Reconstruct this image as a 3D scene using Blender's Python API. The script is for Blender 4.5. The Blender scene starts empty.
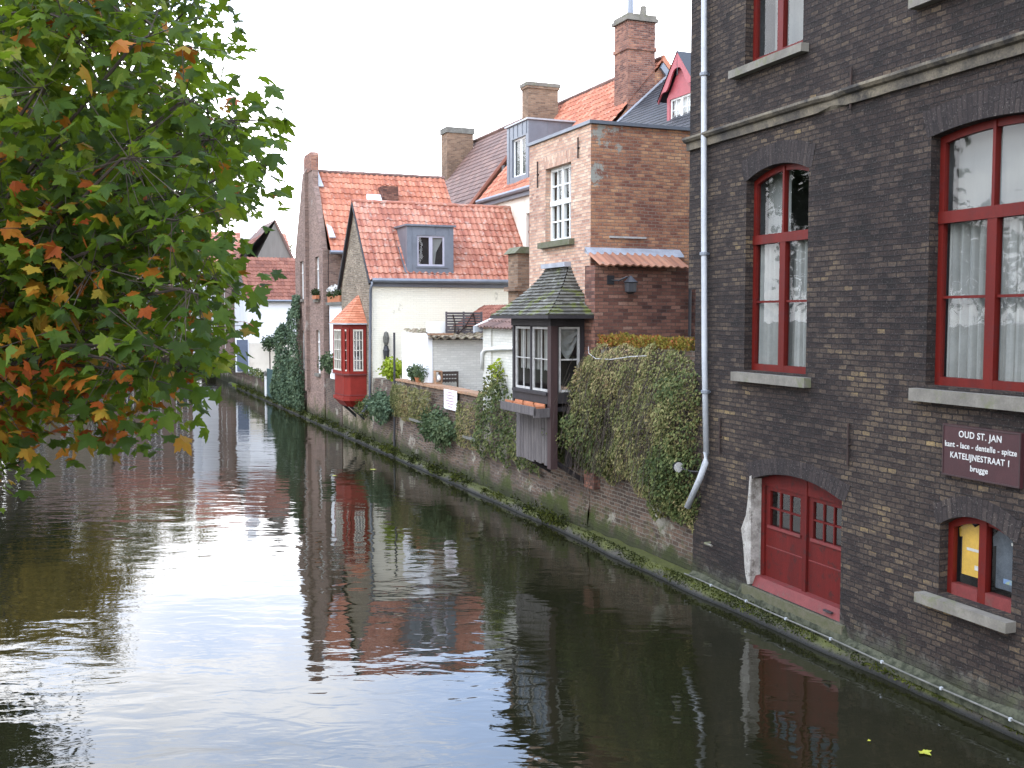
import bpy, math, random
from mathutils import Vector, geometry, noise
R = math.radians
rnd = random.Random(5)
SC = bpy.context.scene
COL = SC.collection
# ---------------------------------------------------------------- frames
# A and B: x = t (inland from the canal wall), y = s (along the canal, away), z up.  W: world.
F0 = Vector((2.79, 16.67, 0))
TH = {'A': R(20.7), 'B': R(22.4), 'W': 0.0}
ORI = {'A': F0, 'B': F0, 'W': Vector((0, 0, 0))}
ORG = {}

def place(o, frame, at):
    th = TH[frame]; c, s = math.cos(th), math.sin(th)
    o.location = ORI[frame] + Vector((c*at[0]-s*at[1], s*at[0]+c*at[1], at[2]))
    o.rotation_euler = (0, 0, th)
    ORG[o.name] = (frame, Vector(at))

def tag(o, label=None, cat=None, group=None, kind=None):
    if label: o['label'] = label
    if cat: o['category'] = cat
    if group: o['group'] = group
    if kind: o['kind'] = kind
    return o

def thing(name, label, cat, at, frame='B', group=None):
    o = bpy.data.objects.new(name, None); COL.objects.link(o)
    o.empty_display_size = .2
    place(o, frame, at)
    return tag(o, label, cat, group)

class MB:
    def __init__(s): s.v = []; s.f = []; s.uv = []; s.mi = []
    def poly(s, pts, uv=None, mi=0):
        n = len(s.v); s.v += [Vector(p) for p in pts]
        s.f.append(list(range(n, n+len(pts)))); s.uv.append(uv); s.mi.append(mi)
    def box(s, x0, x1, y0, y1, z0, z1, mi=0):
        if x0 > x1: x0, x1 = x1, x0
        if y0 > y1: y0, y1 = y1, y0
        if z0 > z1: z0, z1 = z1, z0
        p = [(x0,y0,z0),(x1,y0,z0),(x1,y1,z0),(x0,y1,z0),(x0,y0,z1),(x1,y0,z1),(x1,y1,z1),(x0,y1,z1)]
        for q in ((0,3,2,1),(4,5,6,7),(0,1,5,4),(1,2,6,5),(2,3,7,6),(3,0,4,7)):
            s.poly([p[i] for i in q], mi=mi)
    def prism(s, poly, d, mi=0):
        """closed solid: planar polygon (3d) pushed along d"""
        d = Vector(d); a = [Vector(p) for p in poly]; b = [p+d for p in a]
        s.poly(a, mi=mi); s.poly(b[::-1], mi=mi)
        for i in range(len(a)):
            j = (i+1) % len(a); s.poly([a[i], b[i], b[j], a[j]], mi=mi)
    def tube(s, path, r, n=6, r2=None, mi=0):
        path = [Vector(p) for p in path]; rings = []
        m = len(path)
        for i, p in enumerate(path):
            d = (path[min(i+1, m-1)]-path[max(i-1, 0)]).normalized()
            u = d.cross(Vector((0,0,1)))
            if u.length < .1: u = d.cross(Vector((1,0,0)))
            u.normalize(); w = d.cross(u)
            rr = r if r2 is None else r+(r2-r)*i/(m-1)
            rings.append([p+u*math.cos(2*math.pi*k/n)*rr+w*math.sin(2*math.pi*k/n)*rr for k in range(n)])
        base = len(s.v)
        for rg in rings: s.v += rg
        for i in range(m-1):
            for k in range(n):
                k2 = (k+1) % n
                s.f.append([base+i*n+k, base+i*n+k2, base+(i+1)*n+k2, base+(i+1)*n+k]); s.uv.append(None); s.mi.append(mi)
        s.f.append([base+k for k in range(n)][::-1]); s.uv.append(None); s.mi.append(mi)
        s.f.append([base+(m-1)*n+k for k in range(n)]); s.uv.append(None); s.mi.append(mi)
    def lathe(s, c, prof, n=14, axis='z', mi=0):
        c = Vector(c); base = len(s.v)
        for (r, h) in prof:
            for k in range(n):
                a = 2*math.pi*k/n; x, y = r*math.cos(a), r*math.sin(a)
                s.v.append(c+(Vector((x,y,h)) if axis == 'z' else Vector((h,x,y)) if axis == 'x' else Vector((x,h,y))))
        for i in range(len(prof)-1):
            for k in range(n):
                k2 = (k+1) % n
                s.f.append([base+i*n+k, base+i*n+k2, base+(i+1)*n+k2, base+(i+1)*n+k]); s.uv.append(None); s.mi.append(mi)
        s.f.append([base+k for k in range(n)][::-1]); s.uv.append(None); s.mi.append(mi)
        s.f.append([base+(len(prof)-1)*n+k for k in range(n)]); s.uv.append(None); s.mi.append(mi)
    def sheet(s, axis, c, outer, holes=(), reveal=0, mi=0, rmi=0):
        """wall face with real openings; axis 's': facing the canal at t=c, coords (s,z); axis 't': facing the camera at s=c, coords (t,z)"""
        def P(a, z, d=0): return Vector((c+d, a, z)) if axis == 's' else Vector((a, c+d, z))
        loops = [[Vector((a, z, 0)) for a, z in outer]] + [[Vector((a, z, 0)) for a, z in h] for h in holes]
        flat = [p for l in loops for p in l]
        for tri in geometry.tessellate_polygon(loops):
            s.poly([P(flat[i].x, flat[i].y) for i in tri], mi=mi)
        if reveal:
            for h in holes:
                for i in range(len(h)):
                    a, b = h[i], h[(i+1) % len(h)]
                    s.poly([P(*a), P(*b), P(b[0], b[1], reveal), P(a[0], a[1], reveal)], mi=rmi)
    def bx(s, axis, c, a0, a1, z0, z1, d0, d1, mi=0):
        if axis == 's': s.box(c+d0, c+d1, a0, a1, z0, z1, mi)
        else: s.box(a0, a1, c+d0, c+d1, z0, z1, mi)
    def prs(s, axis, c, poly, d0, d1, mi=0):
        if axis == 's': s.prism([(c+d0, a, z) for a, z in poly], (d1-d0, 0, 0), mi)
        else: s.prism([(a, c+d0, z) for a, z in poly], (0, d1-d0, 0), mi)
    def build(s, name, mats, parent=None, frame='B', at=None, smooth=False):
        """parent: a thing or one of its parts; without it a top-level mesh with its origin at 'at'"""
        if parent is not None:
            root = parent
            while root.parent: root = root.parent
            frame, org = ORG[root.name]
        else: org = Vector(at)
        me = bpy.data.meshes.new(name)
        me.from_pydata([v-org for v in s.v], [], s.f)
        uvl = me.uv_layers.new(name='UVMap')
        data = [0.0]*(2*len(me.loops)); li = 0; Z = Vector((0,0,1))
        for fi, f in enumerate(s.f):
            uv = s.uv[fi]
            if uv is None:
                a, b, c = s.v[f[0]], s.v[f[1]], s.v[f[2]]
                n = (b-a).cross(c-a)
                if n.length < 1e-9: n = Vector((0,0,1))
                n.normalize()
                if abs(n.z) > .93: u = Vector((1,0,0)); v = Vector((0,1,0))
                else:
                    u = Z.cross(n).normalized(); v = n.cross(u)
                    # keep one u direction per wall direction so neighbouring bricks line up
                    if abs(u.y) > abs(u.x):
                        if u.y < 0: u = -u
                    elif u.x < 0: u = -u
                    if v.z < 0: v = -v
                uv = [(s.v[i].dot(u), s.v[i].dot(v)) for i in f]
            for p in uv:
                data[li] = p[0]; data[li+1] = p[1]; li += 2
        uvl.data.foreach_set('uv', data)
        if not isinstance(mats, (list, tuple)): mats = [mats]
        for m in mats: me.materials.append(m)
        if len(mats) > 1: me.polygons.foreach_set('material_index', s.mi)
        if smooth: me.polygons.foreach_set('use_smooth', [True]*len(s.f))
        me.update()
        o = bpy.data.objects.new(name, me); COL.objects.link(o)
        if parent is not None: o.parent = parent
        else: place(o, frame, at)
        return o

def rect(a0, a1, z0, z1): return [(a0,z0),(a1,z0),(a1,z1),(a0,z1)]
def arch(a0, a1, z0, z1, rise, n=10):
    """opening with a segmental arch: z1 is the springing"""
    if rise <= 0: return rect(a0, a1, z0, z1)
    p = [(a0,z0),(a1,z0)]; w = (a1-a0)/2; rad = (w*w+rise*rise)/(2*rise); cz = z1+rise-rad; am = (a0+a1)/2
    for i in range(n+1):
        a = a1-(a1-a0)*i/n; p.append((a, cz+math.sqrt(max(rad*rad-(a-am)**2, 0))))
    return p
def arch_z(a, a0, a1, z1, rise):
    if rise <= 0: return z1
    w = (a1-a0)/2; rad = (w*w+rise*rise)/(2*rise); return z1+rise-rad+math.sqrt(max(rad*rad-(a-(a0+a1)/2)**2, 0))

# ---------------------------------------------------------------- materials
def newmat(name):
    m = bpy.data.materials.new(name); m.use_nodes = True; nt = m.node_tree; nt.nodes.clear()
    return m, nt
def N(nt, typ, ins=None, **props):
    n = nt.nodes.new(typ)
    for k, v in props.items(): setattr(n, k, v)
    if ins:
        for k, v in ins.items():
            if hasattr(v, 'is_output') or isinstance(v, bpy.types.NodeSocket): nt.links.new(v, n.inputs[k])
            else: n.inputs[k].default_value = v
    return n
def M(nt, op, a, b=0.0, c=None, clamp=False):
    n = nt.nodes.new('ShaderNodeMath'); n.operation = op; n.use_clamp = clamp
    for i, v in enumerate((a, b, c)):
        if v is None: continue
        if isinstance(v, bpy.types.NodeSocket): nt.links.new(v, n.inputs[i])
        else: n.inputs[i].default_value = v
    return n.outputs[0]
def ramp(nt, fac, stops, interp='LINEAR'):
    n = nt.nodes.new('ShaderNodeValToRGB'); cr = n.color_ramp; cr.interpolation = interp
    while len(cr.elements) < len(stops): cr.elements.new(.5)
    for e, (p, c) in zip(cr.elements, stops):
        e.position = p; e.color = (*c, 1) if len(c) == 3 else c
    nt.links.new(fac, n.inputs[0]); return n.outputs[0]
def mixc(nt, fac, a, b, mode='MIX'):
    n = nt.nodes.new('ShaderNodeMix'); n.data_type = 'RGBA'; n.blend_type = mode
    for sock, v in ((n.inputs[0], fac), (n.inputs[6], a), (n.inputs[7], b)):
        if isinstance(v, bpy.types.NodeSocket): nt.links.new(v, sock)
        elif isinstance(v, (int, float)): sock.default_value = v
        else: sock.default_value = (*v, 1)
    return n.outputs[2]
def noi(nt, vec, scale, detail=4, rough=.55, dist=0):
    return N(nt, 'ShaderNodeTexNoise', {'Vector': vec, 'Scale': scale, 'Detail': detail, 'Roughness': rough, 'Distortion': dist}).outputs['Fac']
def sstep(nt, v, a, b):
    n = N(nt, 'ShaderNodeMapRange', {'Value': v, 'From Min': a, 'From Max': b}, interpolation_type='SMOOTHSTEP'); return n.outputs[0]
def finish(m, nt, col, rough=.85, bump=None, bstr=.5, bdist=.01, spec=.3, metal=0.0):
    b = nt.nodes.new('ShaderNodeBsdfPrincipled')
    if isinstance(col, bpy.types.NodeSocket): nt.links.new(col, b.inputs['Base Color'])
    else: b.inputs['Base Color'].default_value = (*col, 1)
    if isinstance(rough, bpy.types.NodeSocket): nt.links.new(rough, b.inputs['Roughness'])
    else: b.inputs['Roughness'].default_value = rough
    b.inputs['Specular IOR Level'].default_value = spec; b.inputs['Metallic'].default_value = metal
    if bump is not None:
        bn = N(nt, 'ShaderNodeBump', {'Height': bump, 'Strength': bstr, 'Distance': bdist}); nt.links.new(bn.outputs[0], b.inputs['Normal'])
    o = nt.nodes.new('ShaderNodeOutputMaterial'); nt.links.new(b.outputs[0], o.inputs[0]); return m

def brick_mat(name, stops, mortar, bw=.2, bh=.065, ms=.006, patch=.35, pamt=.5, hamt=.6, bias=-.05, wob=.012, bstr=.7,
              white=None, moss=None, mortar_var=.5, dark=None, hbands=None, lime=None, speck=0, rowamt=.08):
    """hand-made brick; stops = colours of single bricks from the commonest to the rarest; white = plaster or lime patches
    (threshold, colour); moss = (top z, strength); dark = soot patches (amount)"""
    m, nt = newmat(name)
    tc = nt.nodes.new('ShaderNodeTexCoord').outputs['UV']
    geo = nt.nodes.new('ShaderNodeNewGeometry'); pos = geo.outputs['Position']
    nn = N(nt, 'ShaderNodeTexNoise', {'Vector': tc, 'Scale': 2.3, 'Detail': 4}).outputs['Color']
    sub = N(nt, 'ShaderNodeVectorMath', {0: nn, 1: (.5,.5,.5)}, operation='SUBTRACT').outputs[0]
    sc = N(nt, 'ShaderNodeVectorMath', {0: sub, 1: (wob*2.5, wob*2.2, 0)}, operation='MULTIPLY').outputs[0]
    n2 = N(nt, 'ShaderNodeTexNoise', {'Vector': tc, 'Scale': 22, 'Detail': 2}).outputs['Color']
    sub2 = N(nt, 'ShaderNodeVectorMath', {0: n2, 1: (.5,.5,.5)}, operation='SUBTRACT').outputs[0]
    sc2 = N(nt, 'ShaderNodeVectorMath', {0: sub2, 1: (.034,.024,0)}, operation='MULTIPLY').outputs[0]
    v = N(nt, 'ShaderNodeVectorMath', {0: tc, 1: sc}, operation='ADD').outputs[0]
    v = N(nt, 'ShaderNodeVectorMath', {0: v, 1: sc2}, operation='ADD').outputs[0]
    br = N(nt, 'ShaderNodeTexBrick', {'Vector': v, 'Color1': (0,0,0,1), 'Color2': (1,1,1,1), 'Mortar': (.4,.4,.4,1), 'Scale': 1.0,
            'Mortar Size': ms, 'Mortar Smooth': .5, 'Bias': 0.0, 'Brick Width': bw, 'Row Height': bh})
    h = br.outputs['Color']; fac = br.outputs['Fac']
    big = noi(nt, pos, patch, 5, .6); mid = noi(nt, pos, patch*5+1, 3); fine = noi(nt, pos, 38, 3, .7)
    val = M(nt, 'ADD', M(nt, 'MULTIPLY', h, hamt), M(nt, 'MULTIPLY', M(nt, 'SUBTRACT', big, .5), pamt*2.6))
    val = M(nt, 'ADD', val, M(nt, 'MULTIPLY', M(nt, 'SUBTRACT', mid, .5), pamt))
    val = M(nt, 'ADD', val, M(nt, 'MULTIPLY_ADD', fine, .5, bias-.25))
    rowid = M(nt, 'FLOOR', M(nt, 'DIVIDE', N(nt, 'ShaderNodeSeparateXYZ', {0: v}).outputs[1], bh))
    rn = N(nt, 'ShaderNodeTexWhiteNoise', {'W': rowid}, noise_dimensions='1D').outputs['Value']
    long = noi(nt, N(nt, 'ShaderNodeVectorMath', {0: tc, 1: (1.6, 15.0, 1)}, operation='MULTIPLY').outputs[0], 1.0, 3)
    val = M(nt, 'ADD', val, M(nt, 'MULTIPLY_ADD', rn, rowamt, -rowamt*.5))
    val = M(nt, 'ADD', val, M(nt, 'MULTIPLY', M(nt, 'SUBTRACT', long, .5), rowamt*3))
    col = ramp(nt, val, stops)
    mc = mixc(nt, M(nt, 'MULTIPLY', mid, mortar_var), mortar, tuple(c*.35 for c in mortar))
    col = mixc(nt, M(nt, 'MULTIPLY', fac, .85), col, mc)
    if dark:
        dk = sstep(nt, noi(nt, pos, .5, 5, .65), .42, .62)
        col = mixc(nt, M(nt, 'MULTIPLY', dk, dark), col, (.03,.026,.026))
    hgt = M(nt, 'ADD', M(nt, 'MULTIPLY', M(nt, 'SUBTRACT', 1.0, fac), 1.0), M(nt, 'MULTIPLY', fine, .55))
    hgt = M(nt, 'ADD', hgt, M(nt, 'MULTIPLY', h, .5))
    if white:
        w = sstep(nt, M(nt, 'ADD', noi(nt, pos, white[2] if len(white) > 2 else .9, 6, .7), M(nt, 'MULTIPLY', M(nt, 'SUBTRACT', fine, .5), .1)), white[0], white[0]+.05)
        col = mixc(nt, w, col, mixc(nt, mid, white[1], tuple(c*.75 for c in white[1])))
        hgt = M(nt, 'ADD', M(nt, 'MULTIPLY', hgt, M(nt, 'SUBTRACT', 1.0, M(nt, 'MULTIPLY', w, .8))), w)
    z = N(nt, 'ShaderNodeSeparateXYZ', {0: pos}).outputs[2]
    if speck:
        col = mixc(nt, M(nt, 'MULTIPLY', sstep(nt, noi(nt, pos, 55, 2, .6), .60, .72), speck), col, (.30,.27,.23))
    if lime:
        lm = M(nt, 'ADD', M(nt, 'SUBTRACT', 1.0, M(nt, 'DIVIDE', z, lime[0])), M(nt, 'MULTIPLY', M(nt, 'SUBTRACT', noi(nt, pos, 3.2, 7, .75), .5), 2.2))
        col = mixc(nt, M(nt, 'MULTIPLY', sstep(nt, lm, .25, .7), lime[1]), col, mixc(nt, fine, (.10,.09,.08), (.24,.22,.20)))
    if moss:
        mo = M(nt, 'ADD', M(nt, 'SUBTRACT', 1.0, M(nt, 'DIVIDE', z, moss[0])), M(nt, 'MULTIPLY', M(nt, 'SUBTRACT', noi(nt, pos, 1.6, 6, .7), .5), 2.6))
        mo = M(nt, 'MULTIPLY', sstep(nt, mo, .25, .8), moss[1])
        col = mixc(nt, mo, col, mixc(nt, fine, (.018,.026,.008), (.07,.085,.015)))
        damp = sstep(nt, M(nt, 'ADD', z, M(nt, 'MULTIPLY', mid, -.5)), .35, -.1)
        col = mixc(nt, M(nt, 'MULTIPLY', damp, .75), col, (.02,.02,.012))
    return finish(m, nt, col, .9, hgt, bstr, .012, .25)

def plain(name, c1, c2=None, scale=3, rough=.6, bstr=.15, spec=.4, metal=0, stain=None, fine=40, streak=False):
    m, nt = newmat(name)
    pos = nt.nodes.new('ShaderNodeNewGeometry').outputs['Position']
    c2 = c2 or tuple(x*.72 for x in c1)
    v = pos
    if streak: v = N(nt, 'ShaderNodeVectorMath', {0: pos, 1: (1,1,.12)}, operation='MULTIPLY').outputs[0]
    a = noi(nt, v, scale, 5, .65); f = noi(nt, pos, fine, 3, .6)
    col = mixc(nt, sstep(nt, M(nt, 'MULTIPLY_ADD', f, .3, M(nt, 'MULTIPLY', a, .85)), .3, .8), c1, c2)
    if stain:
        col = mixc(nt, M(nt, 'MULTIPLY', sstep(nt, noi(nt, pos, stain[1], 6, .7), .52, .66), stain[2] if len(stain) > 2 else .8), col, stain[0])
    return finish(m, nt, col, rough, M(nt, 'ADD', f, a), bstr, .01, spec, metal)

def tile_mat(name, stops, lichen=None, rough=.75, moss=None):
    """UV is counted in tiles, so each tile has a colour of its own"""
    m, nt = newmat(name)
    uv = nt.nodes.new('ShaderNodeTexCoord').outputs['UV']; pos = nt.nodes.new('ShaderNodeNewGeometry').outputs['Position']
    fl = N(nt, 'ShaderNodeVectorMath', {0: uv}, operation='FLOOR').outputs[0]
    wn = N(nt, 'ShaderNodeTexWhiteNoise', {'Vector': fl}, noise_dimensions='3D').outputs['Value']
    big = noi(nt, pos, .8, 5, .6); f = noi(nt, pos, 14, 5, .7)
    val = M(nt, 'ADD', M(nt, 'MULTIPLY', wn, .55), M(nt, 'ADD', M(nt, 'MULTIPLY', big, .5), M(nt, 'MULTIPLY_ADD', f, .3, -.22)))
    col = ramp(nt, val, stops)
    if lichen: col = mixc(nt, M(nt, 'MULTIPLY', sstep(nt, noi(nt, pos, 4.5, 7, .75), lichen[1], lichen[1]+.14), .7), col, lichen[0])
    if moss: col = mixc(nt, sstep(nt, noi(nt, pos, 2.6, 6, .7), moss[1], moss[1]+.1), col, mixc(nt, f, (.05,.07,.012), (.16,.17,.04)))
    return finish(m, nt, col, rough, f, .35, .008, .3)

def leaf_mat(name, stops, patch=.9, pamt=.8, trans=.35, rough=.62, spec=.14):
    m, nt = newmat(name)
    g = nt.nodes.new('ShaderNodeNewGeometry'); pos = g.outputs['Position']
    v = M(nt, 'ADD', M(nt, 'MULTIPLY', g.outputs['Random Per Island'], .6), M(nt, 'MULTIPLY', M(nt, 'SUBTRACT', noi(nt, pos, patch, 4, .6), .5), pamt*2))
    v = M(nt, 'ADD', v, M(nt, 'MULTIPLY_ADD', noi(nt, pos, 25, 2), .3, .05))
    col = ramp(nt, v, stops)
    b = N(nt, 'ShaderNodeBsdfPrincipled', {'Base Color': col, 'Roughness': rough, 'Specular IOR Level': spec})
    t = N(nt, 'ShaderNodeBsdfTranslucent', {'Color': mixc(nt, .5, col, (.35,.5,.03), 'MIX') if trans > .3 else col})
    mx = N(nt, 'ShaderNodeMixShader', {0: trans, 1: b.outputs[0], 2: t.outputs[0]})
    o = nt.nodes.new('ShaderNodeOutputMaterial'); nt.links.new(mx.outputs[0], o.inputs[0]); return m

def glass_mat(name, tint=(.85,.87,.87), refl=.05):
    m, nt = newmat(name)
    pos = nt.nodes.new('ShaderNodeNewGeometry').outputs['Position']
    bn = N(nt, 'ShaderNodeBump', {'Height': noi(nt, pos, 1.7, 2), 'Strength': .12, 'Distance': .02})
    gl = N(nt, 'ShaderNodeBsdfGlossy', {'Color': (1,1,1,1), 'Roughness': .02, 'Normal': bn.outputs[0]})
    tr = N(nt, 'ShaderNodeBsdfTransparent', {'Color': (*tint, 1)})
    g = nt.nodes.new('ShaderNodeNewGeometry')
    c = M(nt, 'ABSOLUTE', N(nt, 'ShaderNodeVectorMath', {0: g.outputs['Incoming'], 1: g.outputs['Normal']}, operation='DOT_PRODUCT').outputs['Value'])
    f = M(nt, 'MULTIPLY_ADD', M(nt, 'POWER', M(nt, 'SUBTRACT', 1.0, c), 5.0), .65, refl, clamp=True)
    mx = N(nt, 'ShaderNodeMixShader', {0: f, 1: tr.outputs[0], 2: gl.outputs[0]})
    o = nt.nodes.new('ShaderNodeOutputMaterial'); nt.links.new(mx.outputs[0], o.inputs[0]); return m

X = {}
X['dark_brick'] = brick_mat('dark_brick', [(0,(.011,.009,.008)),(.28,(.023,.016,.014)),(.5,(.047,.034,.026)),(.68,(.083,.060,.040)),(.84,(.16,.115,.055)),(1,(.27,.19,.10))],
                            (.022,.019,.018), bw=.155, bh=.0655, ms=.010, patch=.5, pamt=.50, hamt=.37, bias=.17, bstr=1.0, moss=(.55,.8), lime=(.62,.6), speck=.20, mortar_var=.6, rowamt=.16)
X['arch_brick'] = brick_mat('arch_brick', [(0,(.016,.013,.013)),(.45,(.035,.027,.025)),(.75,(.07,.055,.045)),(1,(.15,.12,.09))], (.025,.021,.02), bw=.3, bh=.068, ms=.009, bias=.15, hamt=.35, bstr=.9, speck=.3, pamt=.5)
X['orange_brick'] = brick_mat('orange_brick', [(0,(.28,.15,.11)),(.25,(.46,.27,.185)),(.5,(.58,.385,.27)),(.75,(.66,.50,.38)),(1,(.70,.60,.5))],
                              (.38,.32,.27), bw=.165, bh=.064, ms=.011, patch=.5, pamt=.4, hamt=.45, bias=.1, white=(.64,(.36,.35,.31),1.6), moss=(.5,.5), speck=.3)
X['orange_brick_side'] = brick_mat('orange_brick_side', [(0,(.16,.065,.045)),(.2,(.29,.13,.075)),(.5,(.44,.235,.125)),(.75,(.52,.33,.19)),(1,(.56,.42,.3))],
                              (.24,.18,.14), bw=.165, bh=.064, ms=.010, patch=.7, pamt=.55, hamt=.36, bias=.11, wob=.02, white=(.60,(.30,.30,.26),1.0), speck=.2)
X['dark_red_brick'] = brick_mat('dark_red_brick', [(0,(.06,.03,.024)),(.3,(.13,.058,.042)),(.65,(.21,.10,.07)),(1,(.31,.21,.16))],
                              (.09,.075,.065), bw=.21, bh=.066, ms=.007, patch=.6, pamt=.3, hamt=.65, bias=.08)
X['quay_brick'] = brick_mat('quay_brick', [(0,(.05,.035,.026)),(.3,(.11,.07,.05)),(.6,(.17,.115,.08)),(.85,(.24,.16,.12)),(1,(.3,.24,.18))],
                            (.19,.17,.14), bw=.21, bh=.07, ms=.012, patch=.5, pamt=.5, hamt=.5, bias=.02, white=(.56,(.27,.25,.2),.7), moss=(.95,1), dark=.5)
X['gable_brick'] = brick_mat('gable_brick', [(0,(.13,.085,.07)),(.4,(.23,.15,.12)),(.7,(.31,.21,.17)),(1,(.38,.29,.23))],
                            (.26,.22,.18), bw=.2, bh=.062, ms=.008, patch=.4, pamt=.3, hamt=.5, bias=.02, white=(.64,(.34,.3,.26),.6), moss=(1.1,.9))
X['rubble'] = brick_mat('rubble', [(0,(.10,.075,.05)),(.4,(.22,.17,.12)),(.7,(.34,.28,.2)),(1,(.45,.4,.32))],
                            (.28,.25,.2), bw=.19, bh=.062, ms=.012, patch=1.2, pamt=.5, hamt=.5, bias=.05, moss=(1.2,.9))
X['old_brick'] = brick_mat('old_brick', [(0,(.12,.075,.05)),(.4,(.22,.14,.09)),(.7,(.3,.2,.13)),(1,(.36,.28,.2))],
                            (.22,.19,.15), bw=.21, bh=.066, ms=.008, patch=.7, pamt=.4, hamt=.5, bias=.02)
X['chimney_red'] = brick_mat('chimney_red', [(0,(.10,.045,.035)),(.4,(.24,.11,.075)),(.7,(.34,.175,.11)),(1,(.42,.28,.2))],
                            (.24,.2,.17), bw=.21, bh=.066, ms=.008, patch=.9, pamt=.5, hamt=.5, bias=.05)
X['cream_brick'] = brick_mat('cream_brick', [(0,(.74,.69,.55)),(.5,(.80,.755,.62)),(1,(.84,.80,.68))], (.74,.70,.57), bw=.2, bh=.066, ms=.008, pamt=.25, hamt=.3, bias=.2, bstr=.5, mortar_var=.25, white=(.60,(.60,.55,.43),.7))
X['white_brick'] = brick_mat('white_brick', [(0,(.44,.43,.38)),(.5,(.56,.55,.49)),(1,(.66,.65,.6))], (.46,.45,.4), bw=.2, bh=.066, ms=.008, pamt=.4, hamt=.3, bias=.15, bstr=.5, mortar_var=.3, white=(.68,(.3,.26,.2),2.))
X['white_plaster'] = plain('white_plaster', (.8,.8,.8), (.7,.71,.72), 1.2, .85, .1)
X['cream_plaster'] = plain('cream_plaster', (.72,.66,.57), (.62,.56,.47), .8, .85, .1, stain=((.45,.38,.3),.8,.5))
X['limewash'] = plain('limewash', (.40,.38,.34), (.17,.155,.135), 6, .9, .7, stain=((.09,.075,.06),5.,.8))
X['red_paint'] = plain('red_paint', (.115,.008,.005), (.078,.006,.004), 5, .5, .1, .2, stain=((.07,.012,.012),7,.5), streak=True)
X['oriel_red'] = plain('oriel_red', (.22,.020,.012), (.16,.014,.009), 5, .5, .1, .2)
X['door_red'] = plain('door_red', (.105,.008,.006), (.062,.006,.005), 5, .6, .3, .2, stain=((.035,.012,.010),8,.8), streak=True)
X['faded_red'] = plain('faded_red', (.15,.026,.024), (.10,.014,.013), 6, .6, .3, stain=((.10,.05,.04),6,.5))
X['pink_paint'] = plain('pink_paint', (.36,.075,.085), (.29,.06,.07), 5, .5)
X['black_wood'] = plain('black_wood', (.028,.023,.025), (.014,.012,.013), 5, .65, .3, streak=True)
X['brown_wood'] = plain('brown_wood', (.05,.025,.024), (.025,.014,.014), 6, .6, .3, streak=True)
X['grey_wood'] = plain('grey_wood', (.13,.115,.11), (.055,.048,.048), 12, .8, .4, streak=True)
X['stone'] = plain('stone', (.19,.175,.145), (.11,.10,.083), 4, .85, .4, stain=((.10,.11,.04),3,.6))
X['grey_stone'] = plain('grey_stone', (.16,.155,.135), (.09,.088,.075), 5, .85, .4, stain=((.05,.05,.035),3,.6))
X['mossy_stone'] = plain('mossy_stone', (.07,.08,.03), (.14,.13,.095), 6, .95, .6)
X['step_stone'] = plain('step_stone', (.055,.06,.022), (.10,.09,.06), 7, .95, .6)
X['string_stone'] = plain('string_stone', (.19,.16,.11), (.03,.027,.025), 1.3, .9, .5, stain=((.022,.02,.019),1.6,.95))
X['zinc'] = plain('zinc', (.20,.22,.25), (.145,.16,.185), 2, .45, .05, .5, .4)
X['pale_zinc'] = plain('pale_zinc', (.44,.46,.48), (.33,.345,.36), 3, .5, .1, .5, .1)
X['lead'] = plain('lead', (.36,.38,.42), (.22,.23,.25), 4, .5, .2, .5, .2)
X['dark_metal'] = plain('dark_metal', (.03,.03,.035), (.02,.02,.022), 5, .5)
X['rust_iron'] = plain('rust_iron', (.035,.018,.013), (.02,.014,.012), 9, .8)
X['lilac_frame'] = plain('lilac_frame', (.42,.40,.46), (.36,.35,.4), 4, .5)
X['white_paint'] = plain('white_paint', (.78,.78,.76), (.66,.66,.63), 5, .45)
X['cream_paint'] = plain('cream_paint', (.62,.58,.5), (.5,.46,.38), 5, .55)
X['old_white'] = plain('old_white', (.48,.47,.45), (.3,.29,.27), 9, .6)
X['curtain'] = plain('curtain', (.30,.30,.28), (.22,.22,.205), 3, .9, .05)
X['blind'] = plain('blind', (.24,.245,.23), (.17,.175,.165), 1.5, .9, .02)
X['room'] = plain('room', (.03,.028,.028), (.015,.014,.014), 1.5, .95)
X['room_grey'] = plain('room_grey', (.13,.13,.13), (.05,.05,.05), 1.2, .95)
X['blue_door'] = plain('blue_door', (.11,.135,.19), (.09,.11,.15), 4, .6)
X['green_door'] = plain('green_door', (.035,.085,.085), (.03,.06,.06), 4, .6)
X['terracotta'] = plain('terracotta', (.42,.16,.07), (.3,.11,.05), 8, .85)
X['coping_tile'] = plain('coping_tile', (.36,.20,.11), (.22,.13,.08), 5, .85, .4, stain=((.14,.13,.07),4,.6))
X['sign_board'] = plain('sign_board', (.052,.018,.020), (.035,.013,.015), 4, .4)
X['letter'] = plain('letter', (.55,.55,.52), (.4,.4,.38), 20, .6)
X['paper'] = plain('paper', (.74,.72,.74), (.62,.6,.62), 4, .8)
X['paper_ink'] = plain('paper_ink', (.35,.2,.26), (.3,.18,.2), 4, .8)
X['yellow_cloth'] = plain('yellow_cloth', (.72,.43,.06), (.55,.33,.05), 9, .9, .3)
X['grey_cloth'] = plain('grey_cloth', (.10,.12,.14), (.05,.06,.075), 9, .9, .3)
X['navy'] = plain('navy', (.02,.025,.045), None, 4, .9)
X['print_white'] = plain('print_white', (.7,.68,.62), None, 4, .9)
X['print_mix'] = plain('print_mix', (.35,.4,.1), (.1,.2,.5), 22, .9)
X['soil'] = plain('soil', (.05,.035,.025), None, 6, .95)
X['bark'] = plain('bark', (.075,.06,.045), (.035,.03,.024), 9, .9, .7, streak=True)
X['twig'] = plain('twig', (.06,.045,.035), None, 9, .9)
X['grey_twig'] = plain('grey_twig', (.16,.13,.11), None, 9, .9)
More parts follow.
